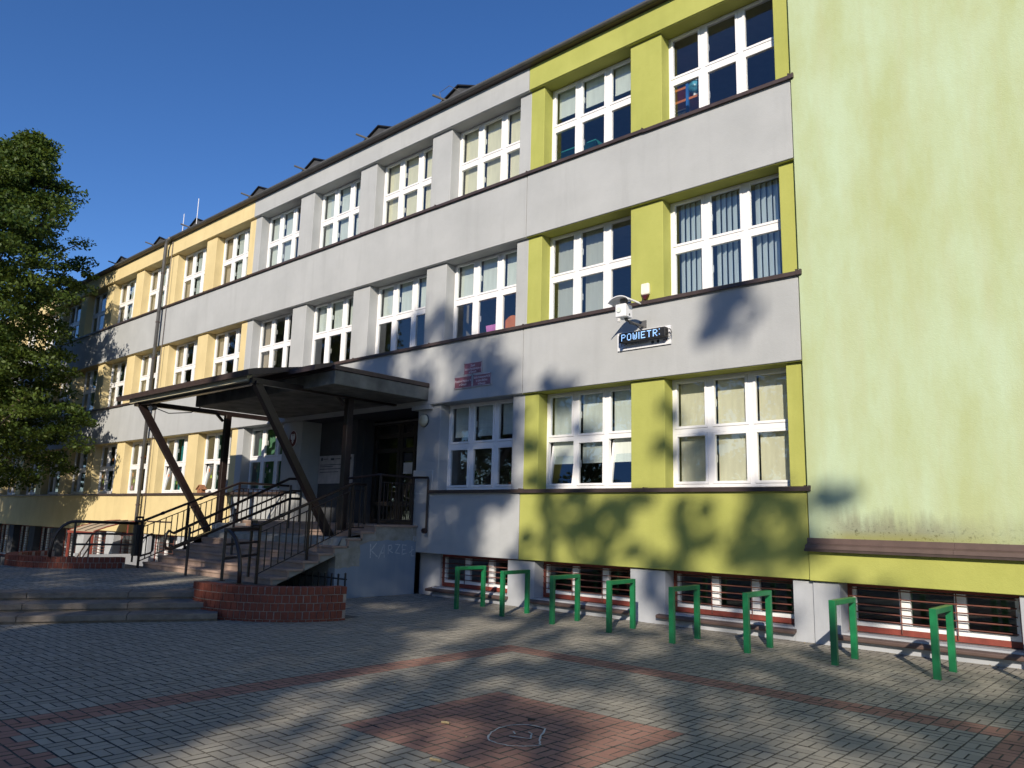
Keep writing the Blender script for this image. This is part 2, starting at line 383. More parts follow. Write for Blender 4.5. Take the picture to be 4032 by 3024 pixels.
def pave(parent, region, z, name_field, red=None, n_single=300, cells=None):
    """basket-weave paving: squares of two stones, turned alternately"""
    items = []
    for (i, j) in cells:
        for h in (-1, 1):
            if (i+j) % 2: k, cx, cyy = 0, X0+(i+.5)*U, Y0-(j+.5)*U+h*U/4
            else: k, cx, cyy = 1, X0+(i+.5)*U+h*U/4, Y0-(j+.5)*U
            if not region(cx, cyy): continue
            pr = project((cx, cyy, z))
            if pr is None or not (-60 < pr[0] < 4092 and pr[1] < 3090): continue
            # size on the photograph
            p1 = project((cx-.05, cyy-.05, z)); p2 = project((cx+.05, cyy+.05, z)); p3 = project((cx+.05, cyy-.05, z)); p4 = project((cx-.05, cyy+.05, z))
            if not all((p1, p2, p3, p4)): continue
            ar = abs((p2[0]-p1[0])*(p4[1]-p3[1])-(p2[1]-p1[1])*(p4[0]-p3[0]))
            items.append((ar, k, cx, cyy, bool(red and red(cx, cyy))))
    items.sort(key=lambda a: -a[0])
    shared = {}
    for k in (0, 1):
        for rd in (False, True):
            me = bpy.data.meshes.new('paver'); me.from_pydata(PV[k][0], [], PV[k][1]); me.materials.append(M['paverred' if rd else 'paver']); me.materials.append(M['bed']); me.polygons.foreach_set('material_index', SIDE)
            at = me.attributes.new('tone', 'FLOAT', 'FACE'); at.data.foreach_set('value', [.5]*len(PV[k][1])); shared[k, rd] = me
    inframe = [it for it in items if (lambda p: 0 <= p[0] <= 4032 and p[1] <= 3024)(project((it[2], it[3], z)))]
    singles = set(id(it) for it in inframe[:n_single])
    vs, fs, mi, tn = [], [], [], []
    base = wloc(parent)
    for it in items:
        ar, k, cx, cyy, rd = it
        tx, ty = random.gauss(0, .006), random.gauss(0, .006); dz = random.uniform(-.0025, .0015)
        rot = random.gauss(0, .010)
        if id(it) in singles:
            o = link('paver', shared[k, rd], parent, Vector((cx, cyy, z+dz))-base); o.rotation_euler = (tx, ty, rot)
        else:
            o0 = len(vs); c, s = math.cos(rot), math.sin(rot)
            for (a, b, d) in PV[k][0]: vs.append((cx+a*c-b*s-base.x, cyy+a*s+b*c-base.y, z+d+dz+a*ty*-1+b*tx-base.z))
            fs += [tuple(q+o0 for q in f) for f in PV[k][1]]; mi += [2]*8+[int(rd)]; tn += [min(1, max(0, random.gauss(.5, .27)))]*9
    me = bpy.data.meshes.new(name_field); me.from_pydata(vs, [], fs)
    me.materials.append(M['paver']); me.materials.append(M['paverred']); me.materials.append(M['bed']); me.polygons.foreach_set('material_index', mi)
    me.attributes.new('tone', 'FLOAT', 'FACE').data.foreach_set('value', tn)
    tag(link(name_field, me, parent), kind='stuff')
NX, NY, EX, EY = .882, -.472, .472, .882           # the low steps run obliquely: normal and direction
def red_court(x, y):
    if -5.26 < x < -3.25 and -7.52 < y < -5.68: return True
    lf, rt, tp, bt = -7.085, -1.065, -3.50, -9.76
    if lf < x < rt and bt < y < tp and not (-6.715 < x < -1.43 and -9.39 < y < -3.88): return True
    return False
pav = tag(link('pavement', None), kind='structure')
bd = MB().add([(-16,-13,-.005),(8,-13,-.005),(8,.2,-.005),(-16,.2,-.005)], [(0,1,2,3)]).build('bedding', 'bed', pav)
def court(x, y):
    if x*NX+y*NY < -7.60 and (y < -5.0 or (x < -12.05 and y < -3.3)): return False
    if y > .27: return False
    if x < -13.05 and y > -3.4: return False
    if (x+12.05)**2+(y+3.6)**2 < 1.5**2 and y < -3.3: return False
    return True
pave(pav, court, 0.0, 'paver_field', red_court, 300, [(i, j) for i in range(-50, 32) for j in range(-32, 34)])
ZP = .335
plz = tag(link('raised_paving', None, None, (0, 0, 0)), kind='structure')
# deck under the raised paving, bounded by the oblique steps
def ns(a, s_): return (NX*a+EX*s_, NY*a+EY*s_)
pk = [ns(-9.02, -17.5), ns(-9.02, -10.1), (-12.35, -3.7), (-13.2, -3.3), (-18.7, -3.3), (-20.42, -3.3), (-20.42, -14)]
MB().prism(pk, -.3, ZP-.005, 'z').build('deck', 'bed', plz)
def plaza(x, y):
    if x*NX+y*NY > -9.06: return False
    if y > -3.50 or x < -20.4: return False
    if (x+12.05)**2+(y+3.6)**2 < 1.75**2: return False
    if (x+20.2)**2+(y+3.9)**2 < 1.84**2: return False
    return True
pave(plz, plaza, ZP, 'paver_field', None, 300, [(i, j) for i in range(-86, -40) for j in range(-14, 20)])

# low steps
ls = thing('low_steps', 'three low dark concrete steps in front of the staircase, rising to the raised paving', 'steps', (-12, -6.5, 0))
nv, ev = Vector((NX, NY, 0)), Vector((EX, EY, 0))
for k, (a, s_end) in enumerate(((-7.53, -10.08), (-8.035, -10.17), (-8.54, -10.14))):
    z1 = .113*(k+1); off = (0, .05, .11)[k]
    cuts = [s_end] + [-11.33-off-1.40*i for i in range(5)]
    for s0, s1 in zip(cuts[1:], cuts[:-1]):
        mb = MB(); sm, hl = (s0+s1)/2, (s1-s0)/2-.004
        mb.obox(nv*(a-.27)+ev*sm+up*(z1-.043), nv, ev, up, .27, hl, .043)
        mb.build('step_slab', 'slab', ls, bevel=.006)
    mb = MB(); cuts = [s_end, -17.0]
    mb.obox(nv*(a-.30)+ev*((s_end-17)/2)+up*(z1-.16), nv, ev, up, .262, (17+s_end)/2, .085).build('step_core', 'slab', ls)

# ------------------------------------------------------------------ school building
B = thing('school_building', 'three storey school with grey, lime, mint and yellow rendered walls and rows of white windows', 'building', (-4.44, 0, 0))
XR, XJ, XYJ, XL = -4.445, -10.073, -21.37, -46.5
WL, PITCHX, WW, WH = -6.88, -2.83, 2.15, 1.885
ZS = (2.24, 5.54, 8.84)
NCOL = 14
def wx(k): return WL+PITCHX*k
GAP = .014
def seg(name, z0, z1, parts, y0=0.0, y1=.45):
    for (xa, xb, mname) in parts: MB().box(xa+GAP/2, y0, z0, xb-GAP/2, y1, z1).build(name, mname, B, bevel=.006)
three = [(XL, XYJ, 'yellow'), (XYJ, XJ, 'gray'), (XJ, XR, 'lime')]
seg('parapet_band', 10.71, 11.24, three)
seg('wall_band', 7.40, 8.765, [(XL, XJ, 'gray'), (XJ, XR, 'gray')])
seg('wall_band', 4.12, 5.465, [(XL, XJ, 'gray'), (XJ, XR, 'gray')])
seg('base_wall', .88, 2.165, [(XL, XYJ, 'yellow'), (-12.69, XJ, 'gray'), (XJ, XR, 'lime')])
seg('base_wall', .88, 2.165, [(XYJ, -18.05, 'gray'), (-13.33, -12.70, 'gray')], .06)
seg('base_wall', .88, 1.40, [(-18.05, -13.33, 'gray')], .07)
for z in (10.71, 7.40, 4.12):
    for (xa, xb, mname) in three:
        MB().box(xa, .025, z-.012, xb, .45, z-.001).build('soffit', mname, B)
# pillars between the windows
for fl in range(3):
    z0, z1 = ZS[fl]-.02, (4.105, 7.385, 10.695)[fl]
    for k in range(-1, NCOL):
        xa, xb = wx(k)-(-PITCHX-WW), wx(k)
        if k == -1: xa, xb = wx(0)+WW, XR-.012
        if fl == 0 and k == 3: continue                                   # the entrance
        segs = []
        for (p, q, mname) in three:
            a, b = max(xa, p), min(xb, q)
            if b-a > .02: segs.append((a, b, mname))
        if fl == 0 and k == 4: segs = [(-18.88, -18.02, 'gray')]
        if fl == 0 and k == 2: segs = [(-13.28, -12.54, 'gray')]
        for (a, b, mname) in segs:
            MB().box(a, .09, z0, b, .47, z1).build('pillar', mname, B, bevel=.008)
MB().box(-13.34, .07, 1.46, -12.70, .47, 2.665).build('pier_base', 'gray', B, bevel=.006)
MB().box(-13.40, -.012, 4.02, -12.80, .3, 4.118).build('lintel', 'gray', B)

# windows: one frame mesh, sashes and panes shared
CX = ((.045, .665), (.75, 1.395), (1.48, 2.105)); RZ = ((.05, .91), (.995, 1.84))
fm = MB(); y0, y1 = .0, .075
fm.box(0, y0, 0, .045, y1, WH); fm.box(WW-.045, y0, 0, WW, y1, WH); fm.box(.045, y0, 0, WW-.045, y1, .05); fm.box(.045, y0, 1.84, WW-.045, y1, WH)
fm.box(.045, y0, .91, WW-.045, y1, .995)
for a, b in ((.665, .75), (1.395, 1.48)):
    fm.box(a, y0+.001, .05, b, y1, .91); fm.box(a, y0+.001, .995, b, y1, 1.84)
for q in (.12, .55, .86, 1.28, 1.55, 2.0):
    fm.box(q, -.006, .935, q+.035, .004, .947)
    fm.box(q, -.006, .015, q+.035, .004, .026)
for q in (.85,): fm.box(q, -.015, 1.80, q+.40, .004, 1.815)                # trickle vent
def mesh_of(mb, name, mats, bev=0):
    o = mb.build(name, mats, None, bevel=bev); me = o.data; bpy.data.objects.remove(o); return me
FRAME = mesh_of(fm, 'window', 'white')
SASH, PANE = {}, {}
for r in range(2):
    for c in range(3):
        wd, ht = CX[c][1]-CX[c][0], RZ[r][1]-RZ[r][0]; mb = MB(); t = .048
        ya, yb = -.012, .055
        mb.box(.004, ya, .004, t, yb, ht-.004); mb.box(wd-t, ya, .004, wd-.004, yb, ht-.004)
        mb.box(t, ya, .004, wd-t, yb, t); mb.box(t, ya, ht-t, wd-t, yb, ht-.004)
        if c < 2: mb.box(wd-t+.01 if c == 0 else .012, yb, ht*.42, (wd-t+.035) if c == 0 else .037, yb+.05, ht*.42+.13)
        SASH[r, c] = mesh_of(mb, 'sash', 'white', .003)
        pm = MB().box(t-.004, .018, t-.004, wd-t+.004, .026, ht-t+.004)
        gm = MB().box(t-.002, .010, t-.002, wd-t+.002, .018, ht-t+.002)
        PANE[r, c] = mesh_of(pm, 'pane', 'glass')
def flatpane(wd, ht, t=.048):
    me = bpy.data.meshes.new('pane'); me.from_pydata([(t-.004,.02,t-.004),(wd-t+.004,.02,t-.004),(wd-t+.004,.02,ht-t+.004),(t-.004,.02,ht-t+.004)], [], [(0,1,2,3)])
    me.materials.append(M['glass']); return me
for r in range(2):
    for c in range(3): PANE[r, c] = flatpane(CX[c][1]-CX[c][0], RZ[r][1]-RZ[r][0])
def roll(win, drop, mat, cols=(0, 1, 2), y=.12, rows=None):
    """roller blind of one bay: cloth, bottom bar and head box"""
    for c in cols:
        a, b = CX[c][0]+.05, CX[c][1]-.05; z1 = 1.83
        me = MB().add([(a,y,z1-drop),(b,y,z1-drop),(b,y,z1),(a,y,z1)], [(0,1,2,3)])
        me.add([(a,y+.004,z1-drop),(a,y+.004,z1),(b,y+.004,z1),(b,y+.004,z1-drop)], [(0,1,2,3)])
        if drop < 1.75: me.box(a, y-.008, z1-drop-.018, b, y+.012, z1-drop)
        mm = mesh_of(me, 'roller_blind', mat); link('roller_blind', mm, win)
def vertical(win, cols, mat, ang, step=.105):
    for c in cols:
        a, b = CX[c][0]+.05, CX[c][1]-.02
        n = int((b-a)/step)
        for i in range(n+1):
            x = a+step*(i+.5)
            if x > b: break
            dx, dy = .055*math.cos(ang), .055*math.sin(ang)
            jit = random.uniform(-.06, .06); dx, dy = .055*math.cos(ang+jit), .055*math.sin(ang+jit)
            mm = mesh_of(MB().add([(x-dx,.18-dy,.07),(x+dx,.18+dy,.07),(x+dx,.18+dy,1.83),(x-dx,.18-dy,1.83)], [(0,1,2,3)]), 'slat', mat)
            link('slat', mm, win)
def curtain(win, x0, x1, mat, y=.2, z0=.06, z1=1.83):
    n = max(6, int((x1-x0)/.03)); vs = []; fs = []
    for i in range(n+1):
        x = x0+(x1-x0)*i/n; yy = y+.035*math.sin(i*1.15)+random.uniform(-.006, .006)
        vs += [(x, yy, z0), (x+.01*math.sin(i), yy, z1)]
    for i in range(n): fs.append((2*i, 2*i+2, 2*i+3, 2*i+1))
    mm = mesh_of(MB().add(vs, fs), 'curtain', mat); link('curtain', mm, win)
def papercut(win, spots):
    """paper leaves stuck to the inside of the glass"""
    cols = ('orange', 'limegreen', 'pink', 'boardwhite')
    for i, (x, z, s_) in enumerate(spots):
        n = 7; vs = [(x+s_*(.5+.5*random.random())*math.cos(6.283*q/n), .052, z+s_*1.3*(.5+.5*random.random())*math.sin(6.283*q/n)) for q in range(n)]
        link('paper_leaf', mesh_of(MB().add(vs, [tuple(range(n))]), 'paper_leaf', cols[i % 4]), win)
WIN = {}
for fl in range(3):
    for k in range(NCOL):
        if fl == 0 and k in (3, 4): continue
        wn = link('window', FRAME, B, Vector((wx(k), .365, ZS[fl]))-B.location); WIN[fl, k] = wn
        for r in range(2):
            for c in range(3):
                tilt = (fl == 0 and r == 0 and ((k == 1 and c in (0, 2)) or (k in (6, 7) and c == 0)))
                for nm, me in (('sash', SASH[r, c]), ('pane', PANE[r, c])):
                    o = link(nm, me, wn, (CX[c][0], 0, RZ[r][0]))
                    if tilt: o.rotation_euler = (math.radians(-8.5), 0, 0); o.location.y += .012
roll(WIN[2, 1], .58, 'blindpale')
for k in (2, 3, 4): roll(WIN[2, k], 1.77, 'blindcream' if k < 4 else 'blindpale')
roll(WIN[2, 5], 1.77, 'blindpale', (0, 1))
for k in range(6, 10): roll(WIN[2, k], 1.77, 'blindbeige', (0,)); roll(WIN[2, k], 1.77, 'blindpale', (1, 2))
vertical(WIN[1, 0], (0, 1, 2), 'slat', 2.7); vertical(WIN[1, 1], (0, 1), 'slatpale', .16, .10)
for k in (2, 3, 4): roll(WIN[1, k], .93, 'blindpale')
for k in (5,): roll(WIN[1, k], 1.77, 'blindbeige', (0,))
for k in (6, 7): roll(WIN[1, k], 1.77, 'blindbeige', (0,))
for k in (8, 9): curtain(WIN[1, k], .85, 1.5, 'curtgreen'); roll(WIN[1, k], 1.77, 'blindbeige', (0,))
roll(WIN[0, 0], 1.77, 'blindcream'); roll(WIN[0, 1], 1.33, 'blindpale'); roll(WIN[0, 2], .66, 'blindpale')
curtain(WIN[0, 5], .08, 1.4, 'curtgreen'); papercut(WIN[0, 5], [(.22, .72, .05), (.35, .62, .05), (.9, .75, .05), (1.05, .6, .05), (.5, .35, .05)])
curtain(WIN[0, 6], .3, .66, 'curtgreen'); curtain(WIN[0, 6], .8, 1.3, 'curtteal'); papercut(WIN[0, 6], [(.3, .7, .06), (.45, .5, .06), (.95, .65, .05)])
curtain(WIN[0, 7], .35, .64, 'curtgreen'); curtain(WIN[0, 7], .75, 1.38, 'curtteal'); papercut(WIN[0, 7], [(.3, .6, .06), (.95, .35, .07), (1.1, .75, .05)])
for k in (8, 9): papercut(WIN[0, k], [(.2, .7, .08), (.33, .45, .09), (.22, .22, .09), (1.0, .6, .06), (1.05, 1.3, .07), (.9, .3, .06)])
# window sills with lapped joints
for fl in range(3):
    for k in range(-1, NCOL):
        xa, xb = wx(k)-.34, wx(k)-.34-PITCHX
        if k == -1: xa, xb = wx(0)+WW+.33, XR-.01; xa = wx(-1)-.34
        if fl == 0:
            if k in (3, 4): continue
            if k == 2: xa = -12.72
        zz = ZS[fl]; j = random.uniform(-.006, .006)
        poly = [(.40, zz+.004), (.40, zz-.03), (-.035, zz-.085+j), (-.055, zz-.09+j), (-.058, zz-.03+j), (-.045, zz-.022+j)]
        MB().prism(poly, xa+.002, xb-.002, 'x').build('window_sill', 'brown', B)
        MB().box(xb-.012, -.062, zz-.088+j, xb+.012, .2, zz-.008+j).build('sill_joint', 'brown', B)
# right wing, its skirt and ledge flashing
MB().box(XR+GAP, -.018, 1.40, 9, .45, 11.24).build('wing_wall', 'mint', B, bevel=.006)
MB().box(XR+.002, -.035, .872, 9, .45, 1.335).build('wing_skirt', 'lime', B, bevel=.006)
fp = [(-.02, 1.475), (-.032, 1.475), (-.034, 1.40), (-.125, 1.372), (-.13, 1.322), (-.12, 1.322), (-.115, 1.362), (-.02, 1.39)]
for xa, xb in ((XR-.012, -2.55), (-2.55, .4), (.4, 4), (4, 9)):
    MB().prism(fp, xa, xb-.003, 'x').build('ledge_flashing', 'ledge', B)
MB().box(XR-.03, -.12, 1.285, 9, -.036, 1.322).build('ledge_underside', 'brown', B)
# eaves, gutter, roof
RY = -.12
MB().box(XL, RY, 11.241, 9, .5, 11.30).build('eaves_board', 'brown', B)
for i in range(18):
    xa = 9-3.1*i; xb = xa-3.1
    pts = [( -.125+.062*math.cos(a), 11.312+.062*math.sin(a)) for a in [math.pi+math.pi*q/6 for q in range(7)]]
    pts2 = [( -.125+.054*math.cos(a), 11.312+.054*math.sin(a)) for a in [2*math.pi-math.pi*q/6 for q in range(7)]]
    MB().prism(pts+pts2, xb+.004, xa, 'x').build('gutter', 'zinc', B)
MB().prism([(-.06, 11.301), (-.06, 11.315), (6.2, 11.95), (12.2, 11.36), (12.2, 11.301)], XL, 9, 'x').build('roof', 'roof', B)
for xc in (-12.62, -15.68, -18.68, -21.77, -26.0, -28.96, -32.55):
    r = MB().prism([(xc-1.42, 11.335), (xc, 11.93), (xc+1.42, 11.335)], .32, 2.4, 'y').build('roof_vent', 'roof', B)
    MB().beam((xc-1.44, .29, 11.335), (xc, .29, 11.945), .06, .03).beam((xc+1.44, .29, 11.335), (xc, .29, 11.945), .06, .03).build('vent_trim', 'dark', r)
    MB().tube([(xc-.34, .36, 11.66), (xc-.62, .02, 11.80)], .028, 6).build('vent_pipe', 'zinc', r)
for xx, zz in ((-25.55, 12.5), (-26.6, 12.2)): MB().tube([(xx, .1, 11.35), (xx, .1, zz)], .012, 5).build('lightning_rod', 'white', B)
MB().tube([(-12.75, -.05, 11.3), (-12.9, -.05, 11.7), (-12.6, -.02, 11.78), (-12.35, .1, 11.6)], .008, 5).build('lightning_wire', 'zinc', B)
# downpipe with the thin conductor beside it
xd = -27.25
dp = MB().tube([(xd+.28, -.14, 11.30), (xd+.12, -.15, 11.26), (xd, -.15, 11.08), (xd, -.15, -1.1)], .062, 10).build('downpipe', 'zinc', B, smooth=True)
for zz in (10.0, 8.2, 6.9, 4.9, 3.4, 1.8): MB().tube([(xd, -.15, zz), (xd, -.15, zz+.05)], .074, 10).build('pipe_clip', 'brown', dp)
MB().tube([(xd+.27, -.03, 11.2), (xd+.27, -.03, -1.0)], .014, 5).build('conductor', 'brown', B)

# basement: plinth piers, openings with grilles, sills
def plinth(xa, xb, ya, zb, mname='graysock'): MB().box(xa, ya, zb, xb, .5, .858).build('plinth', mname, B, bevel=.005)
for k in range(-2, 14):
    xa, xb = wx(k)-(-PITCHX-WW), wx(k)
    deep = k >= 5
    if k in (3, 4): continue
    ya, zb = (.03 if k < 0 else .06), (-.05 if not deep else ZL-.05)
    mname = 'sock_and_shade' if k >= 10 else 'graysock'
    if k == -1:
        plinth(wx(0)+WW, XR+.015, .06, zb); plinth(XR+.019, wx(-1), .03, zb); 
    elif k == 2: plinth(-13.2, wx(2), .27, zb)
    else: plinth(xa, xb, ya, zb, mname)
for k in range(-3, 14):
    if k in (3, 4): continue
    xa = wx(k); xb = xa+WW; deep = k >= 5; ya = .03 if k < 0 else .06
    zb = .20 if not deep else -.62
    if k < 0: mname = 'graysock'
    MB().box(xa, ya, (-.05 if not deep else ZL-.05), xb, .5, zb-.01).build('plinth', 'sock_and_shade' if k >= 10 else 'graysock', B)
    bw = link('basement_window', None, B, Vector((xa, .34, zb))-B.location)
    h = .86-zb
    def P(mb, nm, mat, **kw): return mb.build(nm, mat, bw, **kw)
    X, Y, Z = xa, .34, zb
    P(MB().box(X, Y, Z, X+WW, Y+.09, Z+.075).box(X, Y, Z+.075, X+.06, Y+.09, Z+h).box(X+WW-.06, Y, Z+.075, X+WW, Y+.09, Z+h).box(X+.06, Y, Z+h-.05, X+WW-.06, Y+.09, Z+h), 'outer_frame', 'redframe')
    fr = MB().box(X+.06, Y+.012, Z+.077, X+WW-.06, Y+.08, Z+.135)
    for a, b in ((.062, .105), (.68, .82), (1.36, 1.50), (WW-.105, WW-.062)): fr.box(X+a, Y+.010, Z+.135, X+b, Y+.08, Z+h-.055)
    P(fr, 'inner_frame', 'white')
    for a, b in ((.105, .68), (.82, 1.36), (1.50, WW-.105)):
        P(MB().add([(X+a,Y+.04,Z+.13),(X+b,Y+.04,Z+.13),(X+b,Y+.04,Z+h-.05),(X+a,Y+.04,Z+h-.05)], [(0,1,2,3)]), 'pane', 'glass')
    nb = 5 if not deep else 11
    for i in range(nb):
        z = Z+.17+.104*i+random.uniform(-.006, .006)
        P(MB().tube([(X+.03, Y-.045, z), (X+.9, Y-.045, z-random.uniform(0, .012)), (X+WW-.08, Y-.045, z)], .009, 5), 'grille_bar', 'bar')
    for q in (.07, .71, 1.39): P(MB().tube([(X+q, Y-.030, Z+.03), (X+q, Y-.030, Z+h-.03)], .008, 5), 'grille_post', 'bar')
    if not deep or k < 9:
        sp = [(.33, zb-.005), (.33, zb-.04), (-.02, zb-.105), (-.035, zb-.10), (-.04, zb-.055), (-.02, zb-.045)]
        if k < 3:
            MB().prism([(p[0]+(ya-.06), p[1]) for p in sp], xa-.13, xb+.03, 'x').build('basement_sill', 'ledge', B, bevel=.008)
# entrance: recess surfaces darkened, deep shade put into their colour; doors
MB().box(-18.02, .70, 1.455, -16.35, .90, 4.10).build('entrance_wall', 'sock_and_shade', B)
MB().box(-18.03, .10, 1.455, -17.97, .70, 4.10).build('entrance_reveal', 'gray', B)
MB().box(-16.35, .90, 1.455, -16.28, 1.25, 4.10).build('entrance_reveal', 'sock_and_shade', B)
MB().box(-18.0, .09, 4.10, -13.0, 1.6, 4.16).build('entrance_ceiling', 'sock_and_shade', B)
dr = link('entrance_door', None, B, Vector((-16.28, 1.25, 1.455))-B.location)
mb = MB(); Zd = 1.46
for x in (-16.28, -15.32, -15.20, -14.70, -14.58, -14.10, -13.42): mb.box(x, 1.20, Zd, x+.10, 1.30, 4.09)
for z in (Zd, 1.9, 3.25, 3.62, 3.95): mb.box(-16.28, 1.205, z, -13.32, 1.295, z+.11)
mb.build('door_frame', 'screen', dr)
for xa, xb in ((-16.18, -15.32), (-15.10, -14.70), (-14.48, -14.10), (-14.0, -13.42)):
    MB().add([(xa,1.25,1.5),(xb,1.25,1.5),(xb,1.25,3.95),(xa,1.25,3.95)], [(0,1,2,3)]).build('pane', 'glass', dr)
MB().box(-15.08, 1.235, 2.70, -14.74, 1.242, 2.98).build('notice', 'boardwhite', dr)
MB().box(-15.06, 1.235, 3.02, -14.76, 1.242, 3.22).build('notice', 'paper', dr)
MB().tube([(-16.2, 1.1, 4.0), (-13.5, 1.1, 4.03)], .03, 6).build('tube_light', 'zinc', B)
# interior shell
for z in (1.25, 4.62, 7.92): MB().box(XL, .46 if z > 2 else 1.6, z-.12, 9, 7, z+.12).build('floor_slab', 'floorint', B)
for z in (4.12, 7.40, 10.71): MB().box(XL, .46, z+.005, 9, 7, z+.24).build('ceiling', 'interior', B)
MB().box(XL, 7, -1.3, 9, 7.3, 11.4).build('inner_wall', 'interior', B)
MB().box(XL, 7.3, -1.3, 9, 12, 11.3).build('rear_block', 'gray', B)
MB().box(XL, .5, -1.25, 9, 7, -1.05).build('floor_slab', 'floorint', B)
for k in (2, 5, 8, 11): MB().box(wx(k)-.40, .48, -1.2, wx(k)-.28, 7, 11.3).build('inner_wall', 'interior', B)
MB().box(XL-.2, .05, -1.3, XL, 12, 11.3).build('end_wall', 'yellow', B)
MB().box(9, .05, -.05, 9.3, 12, 11.3).build('end_wall', 'mint', B)

# ------------------------------------------------------------------ staircase
ST = thing('staircase', 'wide stone clad staircase of eight steps climbing to the dark school entrance', 'stairs', (-15.85, -2.2, .33))
XS0, XS1 = -18.6, -13.1
nose = [(-3.48+.333*i, .46+.1425*i) for i in range(8)]
pf = [(-3.42, .30)]
for (y, z) in nose: pf += [(y+.06, z-.15), (y+.06, z-.045)]
pf += [(1.25, 1.410), (1.25, 1.30), (-1.9, 1.18), (-2.03, .85), (-3.3, .34)]
MB().prism(pf, XS0+.05, XS1-.03, 'x').build('flight', 'concrete', ST)
MB().prism([(-2.03, -.05), (-2.03, .85), (-1.75, .96), (-1.2, 1.16), (-1.09, 1.40), (.06, 1.40), (.06, -.05)], XS1-.25, XS1-.028, 'x').build('side_wall', 'stairside', ST)
sg = [(-3.30, .34)]
for (y, z) in nose[:-1]: sg += [(y+.075, z-.19), (y+.075, z-.05)]
sg += [(-1.07, 1.30), (-1.07, 1.16), (-1.75, .955), (-2.03, .845)]
MB().prism(sg, XS1-.027, XS1-.012, 'x').build('stringer', 'concrete', ST)
MB().box(XS0+.05, -1.9, -1.25, XS0+.3, .06, 1.38).build('side_wall', 'gray', ST)
MB().box(XS0+.1, -2.0, -1.25, XS1-.3, -1.8, 1.15).build('under_wall', 'concrete', ST)
for i, (y, z) in enumerate(nose):
    depth = .36 if i < 7 else 2.30; n = 6; wd = (XS1+.02-XS0)/n; sh = .45*(i % 2)
    cuts = [XS0] + [XS0+wd*(q+.5*(i % 2)) for q in range(1 - (i % 2), n)] + [XS1+.02]
    cuts = sorted(set(round(c, 3) for c in cuts))
    for a, b in zip(cuts[:-1], cuts[1:]):
        if b-a < .1: continue
        mb = MB().box(a+.003, y, z-.045, b-.003, y+depth, z)
        mb.build('step_slab', 'stepstone', ST, bevel=.005)
        MB().box(a+.003, y+.022, z-.1415, b-.003, y+.058, z-.047).build('riser_slab', 'stepstone', ST)
def zn(y): return .46+.428*(y+3.48)
def baluster_rail(name, label, x, y_lo, y_hi, land_y, ext=None, horiz=None):
    R = thing(name, label, 'railing', (x, y_lo, zn(y_lo)))
    top = 1.0
    pts = [(x, y_lo-.16, zn(y_lo)+top), (x, y_lo, zn(y_lo)+top)]
    k = 0
    pts += [(x, y_hi, zn(y_hi)+top), (x, land_y, zn(y_hi)+top)]
    MB().tube(pts, .030, 8).build('handrail', 'railing', R, smooth=True)
    MB().tube([(x, y_lo, zn(y_lo)+.10), (x, y_hi, zn(y_hi)+.10), (x, land_y, zn(y_hi)+.10)], .013, 6).build('bottom_rail', 'railing', R)
    MB().tube([(x, y_lo, zn(y_lo)+.86), (x, y_hi, zn(y_hi)+.86), (x, land_y, zn(y_hi)+.86)], .012, 6).build('upper_rail', 'railing', R)
    n = int((land_y-y_lo)/.135)
    for i in range(1, n):
        y = y_lo+(land_y-y_lo)*i/n; z = zn(min(y, y_hi))
        MB().box(x-.009, y-.009, z+.10, x+.009, y+.009, z+.86).build('baluster', 'railing', R)
    for y in (y_lo, y_lo+1.05, y_hi, land_y):
        z = zn(min(y, y_hi)); zb = (math.floor((y+3.48)/.333)*.1425+.46) if y < -1.2 else 1.455
        MB().box(x-.022, y-.022, zb, x+.022, y+.022, z+top-.01).build('post', 'railing', R)
    for yy in (y_lo+.45, y_lo+1.35): MB().tube([(x, yy-.03, zn(yy)+top-.013), (x, yy+.03, zn(yy)+top+.013)], .038, 8).build('sleeve', 'railing', R)
    return R
RL = baluster_rail('stair_railing', 'brown baluster railing along the left side of the staircase, seen against the yellow wall', -18.4, -3.66, -1.33, .28)
lp = [(-18.4, -3.63, .98), (-18.4, -3.42, 1.10), (-18.4, -3.36, 1.08), (-18.4, -3.36, .72), (-18.4, -3.42, .66), (-18.4, -3.63, .60)]
MB().tube(lp, .022, 7).build('grab_loop', 'railing', RL)
RR = baluster_rail('stair_railing', 'brown baluster railing up the right side of the staircase towards the dark entrance', -13.36, -3.60, -1.55, -1.20)
MB().box(-13.50, -3.72, .46, -13.46, -3.68, 1.50).build('post', 'railing', RR)
MB().box(-13.50, -3.71, 1.44, -13.34, -3.67, 1.50).build('handrail', 'railing', RR)
MR = thing('centre_handrail', 'triple tube handrail without balusters in the middle of the staircase', 'handrail', (-15.77, -3.79, .46))
xm = -15.77
def arc(c, r, a0, a1, n, plane='yz', x=xm): return [(x, c[0]+r*math.cos(a0+(a1-a0)*i/n), c[1]+r*math.sin(a0+(a1-a0)*i/n)) for i in range(n+1)]
tl = math.atan(.428)
upl = [(xm, -1.25, 2.44), (xm, -1.55, 2.43), (xm, -4.12, zn(-4.12)+1.0)] + [(xm, -4.22, 1.235), (xm, -4.27, 1.16), (xm, -4.28, .99), (xm, -4.25, .89), (xm, -4.15, .865)] + [(xm, -1.5, 1.98), (xm, -1.25, 1.985)]
MB().tube(upl, .030, 8).build('loop_rail', 'railing', MR, smooth=True)
MB().tube([(xm, -3.79, 1.18), (xm, -1.5, 2.16), (xm, -1.2, 2.165)], .022, 7).build('middle_rail', 'railing', MR)
for y, zb in ((-3.79, .34), (-2.83, .745), (-1.5, 1.31), (-1.22, 1.455)): MB().tube([(xm, y, zb), (xm, y, min(2.42, zn(y)+.98))], .028, 8).build('post', 'railing', MR)
